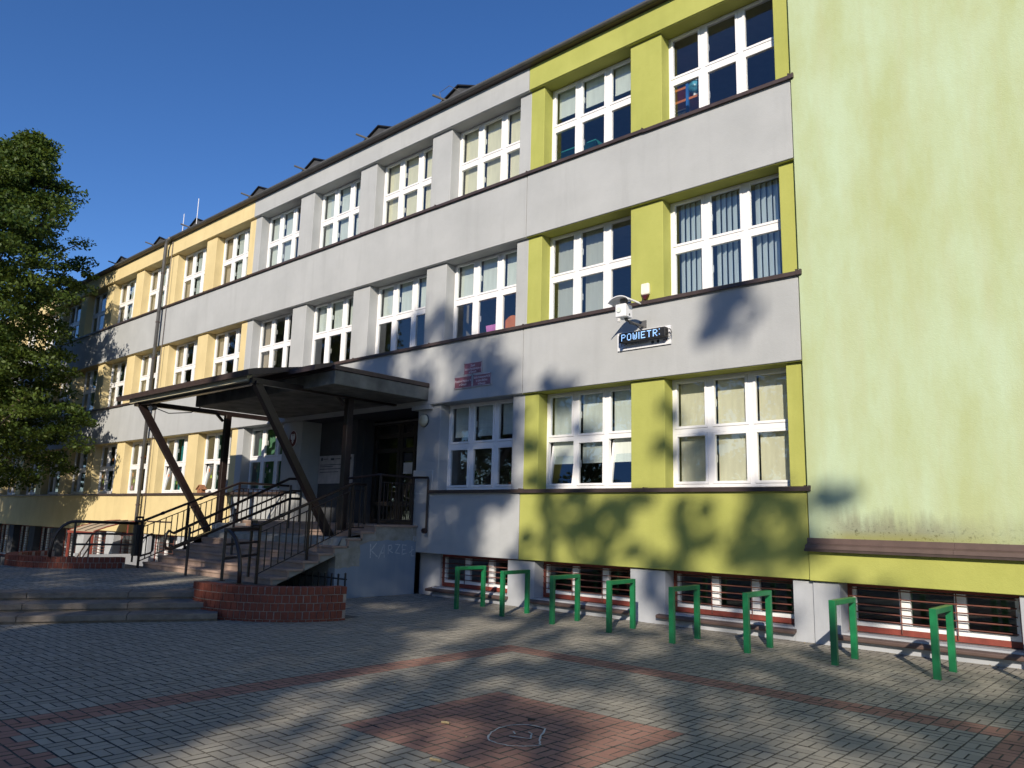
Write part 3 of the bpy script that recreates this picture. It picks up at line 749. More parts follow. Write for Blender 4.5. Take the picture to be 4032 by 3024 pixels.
LR = thing('landing_railing', 'dark baluster railing closing the right side of the entrance landing above the scratched stair wall', 'railing', (-13.2, -.95, 1.455))
MB().tube([(-13.9, -1.28, 2.42), (-13.3, -1.0, 2.50), (-13.2, -.95, 2.51), (-13.2, -.03, 2.50), (-12.72, -.035, 2.49), (-12.70, -.04, 2.44), (-12.70, -.04, 1.37)], .027, 8).build('handrail', 'railing', LR)
MB().tube([(-12.74, -.09, 1.35), (-12.66, -.09, 1.35)], .06, 8).build('end_cap', 'railing', LR)
for z in (1.54, 2.34): MB().box(-13.212, -.95, z, -13.188, -.03, z+.024).build('rail', 'railing', LR)
for i in range(8): MB().box(-13.209, -.85+.105*i, 1.565, -13.191, -.832+.105*i, 2.34).build('baluster', 'railing', LR)
for y in (-.95, -.03): MB().box(-13.222, y-.02, 1.455, -13.178, y+.02, 2.50).build('post', 'railing', LR)
tb = thing('litter_bin', 'narrow dark metal litter bin fixed at the foot of the left stair railing', 'bin', (-18.5, -3.68, .46))
MB().box(-18.60, -3.765, .60, -18.42, -3.59, 1.30).build('bin_body', 'dark', tb, bevel=.01)
for y in (-3.755, -3.60): MB().tube([(-18.52, y, .46), (-18.52, y, 1.475)], .022, 7).build('bin_post', 'railing', tb)
MB().tube([(-18.52, -3.755, 1.47), (-18.52, -3.60, 1.47)], .024, 7).build('bin_bar', 'railing', tb)

# graffiti scratched with chalk on the side of the stair
def ribbon3(strokes, wd, to3, name, mat, label, cat, loc, jitter=.004):
    T = thing(name, label, cat, loc)
    for st in strokes:
        pts = []
        for a, b in zip(st[:-1], st[1:]):
            n = max(1, int(math.dist(a, b)/.04))
            pts += [(a[0]+(b[0]-a[0])*i/n+random.uniform(-jitter, jitter), a[1]+(b[1]-a[1])*i/n+random.uniform(-jitter, jitter)) for i in range(n)]
        pts.append(st[-1]); vs = []
        for i, p in enumerate(pts):
            d = Vector(pts[min(i+1, len(pts)-1)])-Vector(pts[max(i-1, 0)])
            if d.length < 1e-6: d = Vector((1, 0))
            n_ = Vector((-d.y, d.x)).normalized()*wd*random.uniform(.3, .6)
            vs += [to3(p[0]-n_.x, p[1]-n_.y), to3(p[0]+n_.x, p[1]+n_.y)]
        MB().add(vs, [(2*i, 2*i+1, 2*i+3, 2*i+2) for i in range(len(pts)-1)]).build('chalk_stroke', mat, T)
    return T
kz = [[(-1.185,1.06),(-1.175,.775)], [(-1.02,1.085),(-1.165,.93),(-.985,.80)], [(-.955,.755),(-.82,1.05),(-.80,.78)], [(-.92,.86),(-.80,.88)],
      [(-.70,1.03),(-.695,.85)], [(-.70,1.03),(-.61,1.035),(-.60,.96),(-.69,.935),(-.57,.875)], [(-.52,1.05),(-.37,1.045),(-.50,.875),(-.365,.86)],
      [(-.305,1.04),(-.30,.815)], [(-.31,1.04),(-.19,1.03)], [(-.305,.93),(-.20,.94)], [(-.30,.84),(-.17,.86)], [(-.02,1.01),(-.035,.80),(.06,.80)], [(-.09,.87),(.03,.945)],
      [(.02,1.22),(.02,1.12)], [(.07,1.22),(.10,1.17),(.07,1.12),(.07,1.22)], [(.13,1.22),(.16,1.17),(.13,1.12),(.13,1.22)]]
ribbon3(kz, .020, lambda a, b: (XS1-.024, a*.97-.03, b), 'graffiti', 'chalkwall', 'chalk graffiti reading KARZEL scratched on the blue grey side of the staircase', 'graffiti', (XS1-.02, -.6, .75))

# ------------------------------------------------------------------ entrance canopy
CN = thing('entrance_canopy', 'brown steel canopy on leaning struts with a concrete slab over the school entrance', 'canopy', (-16.5, -1.3, 1.3))
MB().box(-18.75, -2.52, 4.215, -12.86, -.003, 4.50).build('concrete_slab', 'concreteshade', CN, bevel=.01)
MB().box(-18.77, -2.55, 4.505, -12.835, -.004, 4.60).build('slab_flashing', 'brown', CN, bevel=.008)
MB().prism([(-2.95, 4.44), (-2.95, 4.55), (-2.50, 4.665), (-2.50, 4.60)], -15.4, -12.93, 'x').build('front_roof', 'brown', CN)
MB().prism([(-3.84, 4.30), (-3.86, 4.41), (-3.70, 4.455), (-2.45, 4.69), (-2.45, 4.62), (-3.70, 4.33)], -20.25, -13.84, 'x').build('roof_sheet', 'brown', CN)
MB().prism([(-3.72, 4.225), (-3.72, 4.325), (-3.62, 4.345), (-3.62, 4.225)], -19.75, -14.1, 'x').build('light_board', 'cream', CN)
for xp in (-14.02, -19.4):
    MB().box(xp-.075, -1.365, (1.30 if xp > -18 else -1.2), xp+.075, -1.215, 4.20).build('post', 'railing', CN, bevel=.006)
    MB().beam((xp, -1.57, 1.16), (xp, -3.56, 4.19), .15).build('strut', 'railing', CN, bevel=.006)
    MB().box(xp-.06, -3.68, 4.17, xp+.06, .05, 4.285).build('beam', 'railing', CN)
    MB().beam((xp, -1.42, 4.02), (xp, -1.62, 4.2), .06).build('knee_brace', 'railing', CN)
MB().box(-19.7, -3.62, 4.165, -13.9, -3.52, 4.224).build('front_beam', 'railing', CN)
for x in (-18.3, -17.0, -15.7): MB().beam((x, -3.55, 4.31), (x, -2.5, 4.52), .06).build('rafter', 'railing', CN)
MB().tube([(-19.4, -3.3, 4.17), (-19.35, -2.9, 4.05), (-19.2, -2.4, 4.12), (-19.0, -2.2, 4.3)], .012, 5).build('cable', 'dark', CN)
lm = thing('spot_lamp', 'small round metal lamp under the left front corner of the canopy', 'lamp', (-19.3, -3.3, 4.14))
MB().tube([(-19.30, -3.28, 4.15), (-19.24, -3.40, 4.12)], .075, 14).build('housing', 'zinc', lm, smooth=False)
MB().tube([(-19.237, -3.405, 4.118), (-19.23, -3.415, 4.116)], .055, 12).build('lens', 'boardwhite', lm)

# ------------------------------------------------------------------ brick planters
def brick_mesh(w_, h_, d_):
    return mesh_of(MB().box(-w_/2, -d_/2, -h_/2, w_/2, d_/2, h_/2), 'brick', 'brick', .004)
def planter(name, label, c, r, a0, a1, z0, z1, course, thick):
    P = thing(name, label, 'planter', (c[0], c[1], z0))
    ring = MB(); n = 40; ri = r-thick
    prof = [(ri, z0), (r-.012, z0), (r-.012, z1-.008), (ri, z1-.008)]
    vs = []; fs = []
    for i in range(n+1):
        a = a0+(a1-a0)*i/n
        for (q, z) in prof: vs.append((c[0]+q*math.cos(a), c[1]+q*math.sin(a), z))
    for i in range(n):
        for j in range(4): fs.append((i*4+j, i*4+(j+1) % 4, i*4+4+(j+1) % 4, i*4+4+j))
    fs += [(0, 1, 2, 3), (n*4+3, n*4+2, n*4+1, n*4)]
    ring.add(vs, fs).build('mortar_core', 'mortar', P)
    nb = int(r*(a1-a0)/.106); rows = int(math.ceil((z1-z0)/course-.2))
    me = [brick_mesh(.096, course-.011, thick+.004), brick_mesh(.088, course-.011, thick+.004)]
    for row in range(rows):
        zt = z1-course*row; off = .5*(row % 2)
        full = min(1.0, (zt-z0)/course)
        for i in range(nb):
            a = a0+(a1-a0)*(i+.5+off)/nb
            if a > a1-.02: continue
            rr = r-thick/2+random.uniform(-.003, .004)
            o = link('brick', random.choice(me), P, Vector((c[0]+rr*math.cos(a), c[1]+rr*math.sin(a), zt-course*full/2+(.0))) - P.location)
            o.rotation_euler = (random.gauss(0, .008), 0, a-math.pi/2+random.gauss(0, .008)); o.scale = (1, 1, full*.99)
    soil = [(c[0]+ri*.99*math.cos(a0+(a1-a0)*i/24), c[1]+ri*.99*math.sin(a0+(a1-a0)*i/24)) for i in range(25)]+[(c[0], c[1])]
    MB().prism(soil, z0-.1, z0+.18*(z1-z0)/.5, 'z').build('soil_bed', 'soil', P)
    return P
planter('curved_planter', 'curved dark red brick wall at the right foot of the staircase beside the low steps', (-12.05, -3.6), 1.70, math.radians(-102), math.radians(-5), 0, .52, .122, .23)
planter('curved_planter', 'low curved red brick wall at the left foot of the staircase, tip in sun', (-20.2, -3.9), 1.86, math.radians(-165), math.radians(-2), .30, .585, .125, .23)
PR = thing('planter_railing', 'brown tube railing with a bent end standing on the right brick wall', 'railing', (-12.18, -4.9, .52))
A, Nw = Vector((-12.18, -4.91, 0)), Vector((-13.36, -3.64, 0))
bend = [(-12.18, -4.91, 1.34)]
E_ = Vector((-11.50, -4.975, 0))
for i in range(1, 9):
    a = i/8*math.pi/2; q = A.lerp(E_, math.sin(a)*1.0); bend.append((q.x, q.y, .52+.82*math.cos(a)**.8))
MB().tube([(Nw.x, Nw.y, 1.34)]+bend, .034, 9).build('top_rail', 'railing', PR, smooth=True)
for z in (1.10, .87): MB().tube([(Nw.x, Nw.y, z), (A.x, A.y, z)], .022, 7).build('rail', 'railing', PR)
MB().tube([(A.x, A.y, .52), (A.x, A.y, 1.33)], .026, 8).build('post', 'railing', PR)
for p in (A, E_): MB().tube([(p.x, p.y, .52), (p.x, p.y, .535)], .06, 10).build('foot_plate', 'railing', PR)
PL = thing('planter_railing', 'brown tube railing with a bent end standing on the left brick wall', 'railing', (-18.9, -4.9, .58))
A, E_, Nw = Vector((-18.9, -4.90, 0)), Vector((-18.95, -5.33, 0)), Vector((-18.5, -3.7, 0))
bend = []
for i in range(0, 9):
    a = i/8*math.pi/2; q = A.lerp(E_, math.sin(a)); bend.append((q.x, q.y, .58+.77*math.cos(a)**.8))
MB().tube([(Nw.x, Nw.y, 1.33)]+bend, .034, 9).build('top_rail', 'railing', PL, smooth=True)
for z in (1.085, .85): MB().tube([(Nw.x, Nw.y, z), (A.x, A.y, z)], .022, 7).build('rail', 'railing', PL)
MB().tube([(A.x, A.y, .58), (A.x, A.y, 1.33)], .026, 8).build('post', 'railing', PL)
MB().tube([(A.x, A.y, .58), (A.x, A.y, .595)], .06, 10).build('foot_plate', 'railing', PL)

# low picket fence behind the brick wall
FN = thing('picket_fence', 'low dark steel picket fence between the brick wall and the stair side', 'fence', (-13.4, -2.3, 0))
for i in range(10):
    x = -14.36+.218*i; top = .50 if i < 9 else .53
    MB().box(x-.012, -2.312, .02 if i < 9 else 0, x+.012, -2.288, top).box(x-.017, -2.317, top, x+.017, -2.283, top+.012).add([(x-.012,-2.312,top+.012),(x+.012,-2.312,top+.012),(x+.012,-2.288,top+.012),(x-.012,-2.288,top+.012),(x,-2.3,top+.035)], [(0,1,4),(1,2,4),(2,3,4),(3,0,4)]).build('picket', 'railblack', FN)
for z in (.14, .42): MB().box(-14.42, -2.285, z, -12.38, -2.270, z+.025).build('rail', 'railblack', FN)

# basement porch at the left
PO = thing('glass_porch', 'small arched glass roofed porch with red frame over basement steps by the yellow wall', 'porch', (-27.7, -.8, -1.2))
arcp = [(-.05, 1.27), (-.45, 1.245), (-.85, 1.18), (-1.25, 1.07), (-1.65, .92)]
for a, b in zip(arcp[:-1], arcp[1:]):
    MB().prism([a, b, (b[0], b[1]+.012), (a[0], a[1]+.012)], -28.8, -26.75, 'x').build('roof_panel', 'blindbeige', PO)
for x in (-28.82, -28.15, -27.45, -26.75):
    MB().tube([(x, p[0], p[1]+.015) for p in arcp], .022, 5).build('roof_rib', 'redframe' if x in (-28.82, -26.75) else 'brown', PO)
MB().box(-28.9, -1.70, .84, -26.7, -1.62, .92).build('front_beam', 'redframe', PO)
for x in (-28.8, -26.75): MB().box(x-.03, -1.69, -1.2, x+.03, -1.63, .85).build('post', 'redframe', PO)
MB().tube([(-26.74, -.05, .82), (-26.74, -1.62, .86)], .02, 5).tube([(-26.74, -.6, .84), (-26.74, -.6, 1.2)], .02, 5).build('side_bar', 'redframe', PO)
MB().box(-26.72, -.02, 1.27, -24.9, .0, 1.31).build('head_flashing', 'brown', PO)
AW = thing('areaway_wall', 'pale rendered side wall of the basement steps beside the porch', 'wall', (-26, -1.4, -1.2))
MB().box(-26.6, -2.0, ZL, -26.35, .0, .23).build('wall_body', 'graysock', AW)
MB().box(-27.25, -2.05, ZL, -26.95, -1.75, .24).build('wall_post', 'graysock', AW)
SR = thing('basement_handrail', 'brown sloping tube handrail going down to the basement porch', 'handrail', (-24.5, -2.4, -1.2))
for dz in (0, -.28): MB().tube([(-24.2, -2.6, .92+dz), (-26.6, -2.2, -.05+dz)], .024, 6).build('rail', 'ledge', SR)
for q in (0.1, .6): 
    x = -24.2-2.4*q; y = -2.6+.4*q; MB().tube([(x, y, ZL), (x, y, .92-.97*q)], .024, 6).build('post', 'ledge', SR)

# ------------------------------------------------------------------ bicycle racks
def rack():
    R = thing('bicycle_rack', 'x', 'bicycle rack', (0, 0, 0), 'green bicycle racks along the wall')
    h, wd, y0, y1 = .755, .075, -.345, .345
    MB().box(-wd/2, y0-.03, -.02, wd/2, y0+.03, h).build('post', 'green', R, bevel=.004)
    MB().box(-wd/2, y1-.03, -.02, wd/2, y1+.03, h).build('post', 'green', R, bevel=.004)
    MB().box(-wd/2, y0+.031, h-.062, wd/2, y1-.031, h).build('crossbar', 'green', R, bevel=.004)
    return R
rlab = ['leftmost green bicycle rack, shaded in front of the first basement window', 'second green bicycle rack from the left, in front of a grey pier',
        'third green bicycle rack from the left, sunlit before the second basement window', 'fourth green bicycle rack from the left, at the right end of the second basement window',
        'fifth green bicycle rack from the left, with dry leaves between its feet', 'sixth green bicycle rack from the left, sunlit before the third basement window',
        'seventh green bicycle rack, standing before the pier where lime and mint walls meet', 'nearest complete green bicycle rack at the right, before the last basement window',
        'green bicycle rack beyond the right edge of view, seen only by its shadow']
rx = [(-10.47, -.875, 0.0), (-9.25, -.99, .05), (-8.07, -1.08, .03), (-6.94, -1.13, .05), (-5.755, -1.285, -.01), (-4.70, -1.205, 0), (-3.583, -1.21, 0), (-2.476, -1.20, 0), (-1.37, -1.20, 0)]
proto = rack()
for i, (x, y, rz) in enumerate(rx):
    o = proto if i == 0 else copy_tree(proto)
    o.location = (x, y, 0); o.rotation_euler.z = rz; o['label'] = rlab[i]

# ------------------------------------------------------------------ signs and fittings on the facade
def plaque(label, x0, z0, x1, z1, lines, size):
    P = thing('school_plaque', label, 'plaque', ((x0+x1)/2, 0, z0), 'red enamel plaques beside the canopy')
    MB().box(x0, -.024, z0, x1, -.004, z1).build('plate', 'signedge', P, bevel=.004)
    b = .022
    MB().box(x0+b, -.0265, z0+b, x1-b, -.0245, z1-b).build('field', 'signred', P)
    for i, (tx, fz) in enumerate(lines):
        text('lettering', tx, size, ((x0+x1)/2, -.0285, z0+fz*(z1-z0)), 'boardwhite', P, squeeze=.62)
    for (a, c) in ((x0+.02, z0+.02), (x1-.02, z0+.02), (x0+.02, z1-.02), (x1-.02, z1-.02), ((x0+x1)/2, z0+.02)):
        MB().tube([(a, -.024, c), (a, -.031, c)], .009, 8).build('screw', 'zinc', P)
plaque('faded red plaque at the top of the group of three, reading Zespol', -11.741, 4.650, -11.192, 4.923, [('Zespół', .64), ('Szkolno-Przedszkolny nr 6', .38), ('w Gliwicach', .14)], .072)
plaque('faded red plaque at lower left of the three, reading Przedszkole Miejskie', -12.02, 4.372, -11.472, 4.643, [('Przedszkole Miejskie nr 16', .52), ('w Gliwicach', .24)], .072)
plaque('faded red plaque at lower right of the three, reading Szkola Podstawowa', -11.461, 4.376, -10.912, 4.646, [('Szkoła Podstawowa Nr 36', .64), ('im. Johna Baildona', .38), ('w Gliwicach', .12)], .072)

BO = thing('information_board', 'white printed board with small logos mounted behind the scrolling display', 'sign board', (-7.2, 0, 4.67))
MB().box(-7.767, -.03, 4.668, -6.672, -.008, 4.998).build('board', 'boardwhite', BO)
text('lettering', 'ESA', .085, (-7.62, -.033, 4.75), 'paper', BO)
text('lettering', 'MIERZYMY SIĘ ZE SMOGIEM', .040, (-7.30, -.033, 4.752), 'paper', BO, squeeze=.75)
MB().box(-7.66, -.033, 4.705, -7.56, -.0315, 4.717).build('small_print', 'paper', BO)
MB().tube([(-7.03, -.0305, 4.74), (-7.03, -.034, 4.74)], .030, 14).build('round_logo', 'zinc', BO)
MB().tube([(-6.92, -.0305, 4.745), (-6.92, -.034, 4.745)], .028, 14).build('round_logo', 'paper', BO)
MB().box(-6.82, -.033, 4.745, -6.785, -.0315, 4.760).box(-6.77, -.033, 4.745, -6.745, -.0315, 4.775).build('red_logo', 'signdark', BO)
MB().box(-6.84, -.033, 4.728, -6.73, -.0315, 4.734).build('small_print', 'signred', BO)
LD = thing('led_display', 'black scrolling display showing POWIETR in blue dots under the air sensor', 'display', (-7.15, -.1, 4.77))
MB().box(-7.63, -.19, 4.775, -6.69, -.07, 4.945).build('housing', 'black', LD, bevel=.008)
MB().box(-7.60, -.07, 4.80, -7.54, -.03, 4.92).box(-6.78, -.07, 4.80, -6.72, -.03, 4.92).build('bracket', 'dark', LD)
FONT = {'P': ['1111.', '1...1', '1...1', '1111.', '1....', '1....', '1....'], 'O': ['.111.', '1...1', '1...1', '1...1', '1...1', '1...1', '.111.'],
        'W': ['1...1', '1...1', '1.1.1', '1.1.1', '1.1.1', '1.1.1', '.1.1.'], 'I': ['1', '1', '1', '1', '1', '1', '1'], 'E': ['11111', '1....', '1....', '1111.', '1....', '1....', '11111'],
        'T': ['11111', '..1..', '..1..', '..1..', '..1..', '..1..', '..1..'], 'R': ['1111.', '1...1', '1...1', '1111.', '1.1..', '1..1.', '1...1'], ':': ['1', '.', '.', '.', '.', '1', '.']}
mb = MB(); xcur = -7.575; cs = .0178
for ch in 'POWIETR:':
    g = FONT[ch]
    for r_, row in enumerate(g):
        for c_, v_ in enumerate(row):
            if v_ == '1': mb.box(xcur+c_*cs, -.1935, 4.922-(r_+1)*cs, xcur+c_*cs+cs*.80, -.1905, 4.922-r_*cs-cs*.2)
    xcur += (len(g[0])+1.75)*cs
mb.build('led_text', 'led', LD)
for i in range(5): 
    r_ = .035+.008*i; MB().tube([(-6.66+r_*math.cos(a)*.9, -.11+.02*math.sin(a*2+i), 4.87+r_*math.sin(a)-.005*i) for a in [q*.6 for q in range(11)]], .0035, 5, True).build('cable_loop', 'dark', LD)
AS = thing('air_sensor', 'white box air quality sensor with curved hood on a wall arm above the display', 'sensor', (-7.25, 0, 5.0))
MB().box(-7.355, -.71, 5.085, -7.145, -.49, 5.315).build('sensor_box', 'boardwhite', AS, bevel=.012)
hood = [(-7.25+.245*math.sin(a), 5.375+.17*math.cos(a)-.10) for a in [-1.15+2.3*i/12 for i in range(13)]]
hood2 = [(-7.25+.232*math.sin(a), 5.372+.158*math.cos(a)-.10) for a in [1.15-2.3*i/12 for i in range(13)]]
MB().prism(hood+hood2, -.78, -.40, 'y').build('hood', 'boardwhite', AS)
MB().box(-7.30, -.64, 5.31, -7.20, -.55, 5.42).build('neck', 'zinc', AS)
MB().tube([(-7.27, -.711, 5.21), (-7.27, -.725, 5.21)], .045, 18).build('round_vent', 'blindpale', AS)
MB().box(-7.144, -.60, 5.12, -7.142, -.565, 5.155).build('label_plate', 'zinc', AS)
for i in range(3): MB().tube([(-7.31, -.66, 5.075-.022*i), (-7.31, -.66, 5.063-.022*i)], .032, 12).build('shield_ring', 'white', AS)
MB().tube([(-7.22, -.6, 5.09), (-7.22, -.58, 5.05), (-7.24, -.02, 5.06)], .02, 8).build('arm', 'zinc', AS)
MB().box(-7.315, -.012, 5.03, -7.17, -.002, 5.165).build('wall_plate', 'zinc', AS)
MB().tube([(-7.2, -.6, 5.09), (-7.19, -.5, 5.0), (-7.2, -.3, 5.02), (-7.17, -.15, 4.95)], .009, 5).build('cable', 'dark', AS)
SI = thing('alarm_siren', 'cream shield shaped alarm siren with dark red lower lens on the lime pillar', 'siren', (-7.225, .09, 5.55))
def shield(z0, z1, y0, y1):
    pts = []
    for i in range(9): 
        z = z0+(z1-z0)*i/8; t = (z-5.55)/.30; hw = .082*min(1, (max(0.0, t)*2.3)**.6)*(1-.12*max(0, t-.6)); pts.append((hw, z))
    return [(-7.225-a, b) for a, b in pts]+[(-7.225+a, b) for a, b in reversed(pts)]
MB().prism(shield(5.652, 5.86, 0, 0), .02, .09, 'y').build('shell', 'siren', SI, bevel=.012)
MB().prism(shield(5.552, 5.65, 0, 0), .018, .09, 'y').build('lens', 'sirenred', SI, bevel=.01)
WLm = thing('wall_lamp', 'round cream glass wall lamp on the grey pier right of the entrance', 'lamp', (-13.05, .07, 3.78))
MB().tube([(-13.05, .09, 3.78), (-13.05, .06, 3.78)], .145, 24).build('lamp_base', 'zinc', WLm)
MB().tube([(-13.05, .062, 3.78), (-13.05, .03, 3.78), (-13.05, .005, 3.78), (-13.05, -.008, 3.78)], [.138, .13, .09, .02], 24).build('lamp_glass', 'cream', WLm, smooth=True)
EM = thing('eagle_emblem', 'oval dark red sign with a white eagle on the pier left of the entrance', 'emblem', (-18.35, .09, 3.43))
ov = [(-18.35+.165*math.cos(a), 3.64+.215*math.sin(a)) for a in [6.2832*i/28 for i in range(28)]]
MB().prism([( -18.35+(x+18.35)*1.07, 3.64+(z-3.64)*1.06) for x, z in ov], .075, .089, 'y').build('rim', 'boardwhite', EM)
MB().prism(ov, .068, .0745, 'y').build('field', 'signdark', EM)
eg = [(0,.115),(.02,.13),(.035,.115),(.02,.10),(.025,.07),(.05,.085),(.06,.125),(.085,.135),(.105,.09),(.10,.02),(.08,-.03),(.05,-.02),(.035,-.05),(.06,-.075),(.035,-.08),(.02,-.06),(.03,-.115),(0,-.13)]
eg = eg+[(-a, b) for a, b in reversed(eg[1:-1])]
MB().prism([(-18.35+a, 3.64+b) for a, b in eg], .064, .0675, 'y').build('eagle', 'boardwhite', EM)
IB = thing('project_board', 'large white printed notice board on the shaded wall left of the doors', 'notice board', (-17.2, .69, 2.5))
x0, x1, z0, z1 = -17.95, -16.42, 2.46, 3.20
MB().box(x0, .672, z0, x1, .697, z1).build('board', 'signedge', IB)  # white board toned down to grey, recess shade put into its colour
for (a, b, c, d) in ((.07, .12, .83, .93), (.36, .46, .83, .90), (.86, .95, .82, .92)): MB().box(x0+a*(x1-x0), .668, z0+c*(z1-z0), x0+b*(x1-x0), .6715, z0+d*(z1-z0)).build('logo', 'paper', IB)
for (a, b, c) in ((.05, .93, .66), (.05, .43, .60), (.05, .92, .51), (.05, .60, .40), (.14, .28, .87), (.48, .64, .86), (.70, .84, .88)): MB().box(x0+a*(x1-x0), .668, z0+c*(z1-z0), x0+b*(x1-x0), .6715, z0+(c+.022)*(z1-z0)).build('print_line', 'paper', IB)
SP = thing('small_plaque', 'small dark blue plaque above the white notice board', 'plaque', (-17.2, .69, 3.35))
MB().box(-17.42, .68, 3.33, -16.98, .698, 3.62).build('plate', 'paper', SP)
BH = thing('birdhouse', 'small orange brown wooden birdhouse standing on the sill before the yellow wall', 'birdhouse', (-23.15, .0, 2.2))
MB().prism([(-23.29, 2.205), (-23.29, 2.33), (-23.15, 2.43), (-23.01, 2.33), (-23.01, 2.205)], -.05, .08, 'y').build('body', 'wood', BH)
MB().beam((-23.34, .01, 2.315), (-23.14, .01, 2.455), .19, .018).beam((-22.96, .01, 2.315), (-23.16, .01, 2.455), .19, .018).build('roof', 'wood', BH)
MB().tube([(-23.15, -.049, 2.32), (-23.15, -.053, 2.32)], .022, 10).build('entry_hole', 'dark', BH)
# things seen through the windows
SH = thing('classroom_shelf', 'orange and blue shelf rack behind the upper right lime framed window', 'shelf', (-6.9, 1.2, 8.1))
for z in (9.35, 9.72, 9.98): MB().box(-7.35, .98, z, -6.62, 1.5, z+.05).build('board', 'orange', SH)
for x in (-7.33, -6.86): MB().box(x, .95, 8.05, x+.05, 1.0, 10.05).build('upright', 'blue', SH)
for i, z in enumerate((9.40, 9.47, 9.53)): MB().box(-7.28+.02*i, 1.0, z, -6.8-.03*i, 1.4, z+.05).build('book', ('boardwhite', 'cream', 'zinc')[i], SH)
GL = thing('globe', 'blue globe standing on the orange classroom shelf', 'globe', (-6.72, 1.05, 9.77))
bm = bmesh.new(); bmesh.ops.create_uvsphere(bm, u_segments=20, v_segments=12, radius=.13); me = bpy.data.meshes.new('sphere'); bm.to_mesh(me); bm.free()
me.materials.append(M['globe']); me.polygons.foreach_set('use_smooth', [True]*len(me.polygons)); link('sphere', me, GL, (0, 0, .2))
MB().tube([(-6.72, 1.05, 9.77), (-6.72, 1.05, 9.86)], .03, 8).tube([(-6.72+.16*math.cos(a), 1.05, 9.97+.16*math.sin(a)) for a in [-1.4+2.8*i/10 for i in range(11)]], .01, 5).build('stand', 'boardwhite', GL)
TC_ = thing('teal_cabinet', 'teal cabinet in sunlight behind the lower left pane of a lime framed window', 'cabinet', (-9.3, 1.0, 8.05))
MB().box(-10.2, .95, 8.05, -9.0, 1.5, 9.62).build('cabinet_body', 'curtteal', TC_)
PB = thing('storage_box', 'pink plastic box standing behind the second floor grey framed window', 'box', (-11.45, .62, 5.56))
MB().box(-11.66, .55, 5.56, -11.28, .85, 5.64).prism([(-11.64, 5.645), (-11.68, 5.86), (-11.26, 5.86), (-11.30, 5.645)], .55, .85, 'y').build('box_body', 'pink', PB)
TY = thing('toy_dome', 'round orange and green plastic toy behind the second floor grey framed window', 'toy', (-10.9, .65, 5.56))
MB().prism([(-10.9+.28*math.cos(a), 5.62+.36*math.sin(a)) for a in [math.pi*i/14 for i in range(15)]], .55, .9, 'y').build('dome', 'orange', TY)
MB().prism([(-11.05, 5.56), (-11.05, 5.70), (-10.72, 5.70), (-10.72, 5.56)], .52, .548, 'y').build('panel', 'limegreen', TY)
def leafplant(name, label, x, y, z, n, h, wd, spread):
    P = thing(name, label, 'house plant', (x, y, z))
    MB().tube([(x, y, z), (x, y, z+.1)], [.05, .07], 10).build('pot', 'wood', P)
    for i in range(n):
        a = 6.283*i/n+random.random(); r = spread*random.uniform(.5, 1); hh = h*random.uniform(.6, 1)
        d = Vector((math.cos(a), math.sin(a)*.5, 0)); s_ = Vector((-d.y, d.x, 0)).normalized() if d.length else Vector((1, 0, 0))
        b0 = Vector((x, y, z+.1)); m1 = b0+d*r*.5+up*hh*.6; t_ = b0+d*r+up*hh
        s_ = Vector((1, 0, 0))
        MB().add([b0-s_*.01, b0+s_*.01, m1+s_*wd, m1-s_*wd, t_], [(0,1,2,3), (3,2,4)]).build('leaf', 'plantgreen', P)
leafplant('potted_plant', 'broad leaved dark plant in the left pane of the first floor grey framed window', -12.0, .62, 2.3, 9, .36, .05, .22)
leafplant('potted_plant', 'heart leaved plant in the middle pane of the first floor grey framed window', -11.33, .60, 2.3, 7, .38, .06, .14)
leafplant('potted_plant', 'upright pointed snake plant in the right pane of the first floor grey framed window', -10.82, .58, 2.3, 8, .34, .018, .10)

# ------------------------------------------------------------------ chalk drawing and litter on the paving
ch = [(-4.21,-6.93),(-4.30,-6.80),(-4.34,-6.66),(-4.34,-6.54),(-4.28,-6.44),(-4.18,-6.40),(-4.08,-6.41),(-4.03,-6.50),(-3.95,-6.63),(-3.90,-6.70),(-3.82,-6.79),(-3.85,-6.87),(-3.96,-6.965),(-4.06,-6.99),(-4.15,-6.97),(-4.21,-6.93)]
ribbon3([ch, [(-4.13,-6.775),(-3.975,-6.71),(-4.05,-6.61),(-4.11,-6.58)], [(-4.2,-6.66),(-4.14,-6.70)]], .016, lambda a, b: (a, b, .0065), 'chalk_drawing', 'chalk', 'rough white chalk outline drawn on the red paving square', 'chalk drawing', (-4.1, -6.7, 0), .006)
for i, (x, y, rz, ln, lab) in enumerate(((-4.721, -6.883, .3, .07, 'short pale wood stick lying left of the chalk drawing'), (-4.32, -6.30, 1.0, .06, 'short dark wood stick lying behind the chalk drawing'), (-4.056, -7.596, .2, .09, 'curled pale leaf scrap at the near edge of the red paving'))):
    o = thing('stick', lab, 'stick', (x, y, .004))
    d = Vector((math.cos(rz), math.sin(rz), 0)); c = Vector((x, y, .012))
    MB().tube([c-d*ln/2, c+d*.1*ln+up*.003, c+d*ln/2], .009, 6).build('stick_body', ('leafdry', 'bark', 'leafdry')[i], o)
lb = MB()
for i in range(420):
    if i < 60: x, y = random.gauss(-5.75, .22), random.gauss(-1.25, .16)
    elif i < 150: x, y = random.uniform(-12.5, -1.5), -.02-abs(random.gauss(0, .12))
    else: x, y = random.uniform(-12.5, -1), random.uniform(-9.5, -.3)
    if not court(x, y): continue
    s_ = random.uniform(.006, .020); a = random.random()*6.28; c, s = math.cos(a)*s_, math.sin(a)*s_
    z = .006; lb.add([(x-c, y-s, z), (x+s*.5, y-c*.5, z+.004), (x+c, y+s, z+random.uniform(0, .012)), (x-s*.5, y+c*.5, z+.003)], [(0,1,2,3)])
tag(lb.build('leaf_litter', 'leafdry'), kind='stuff')

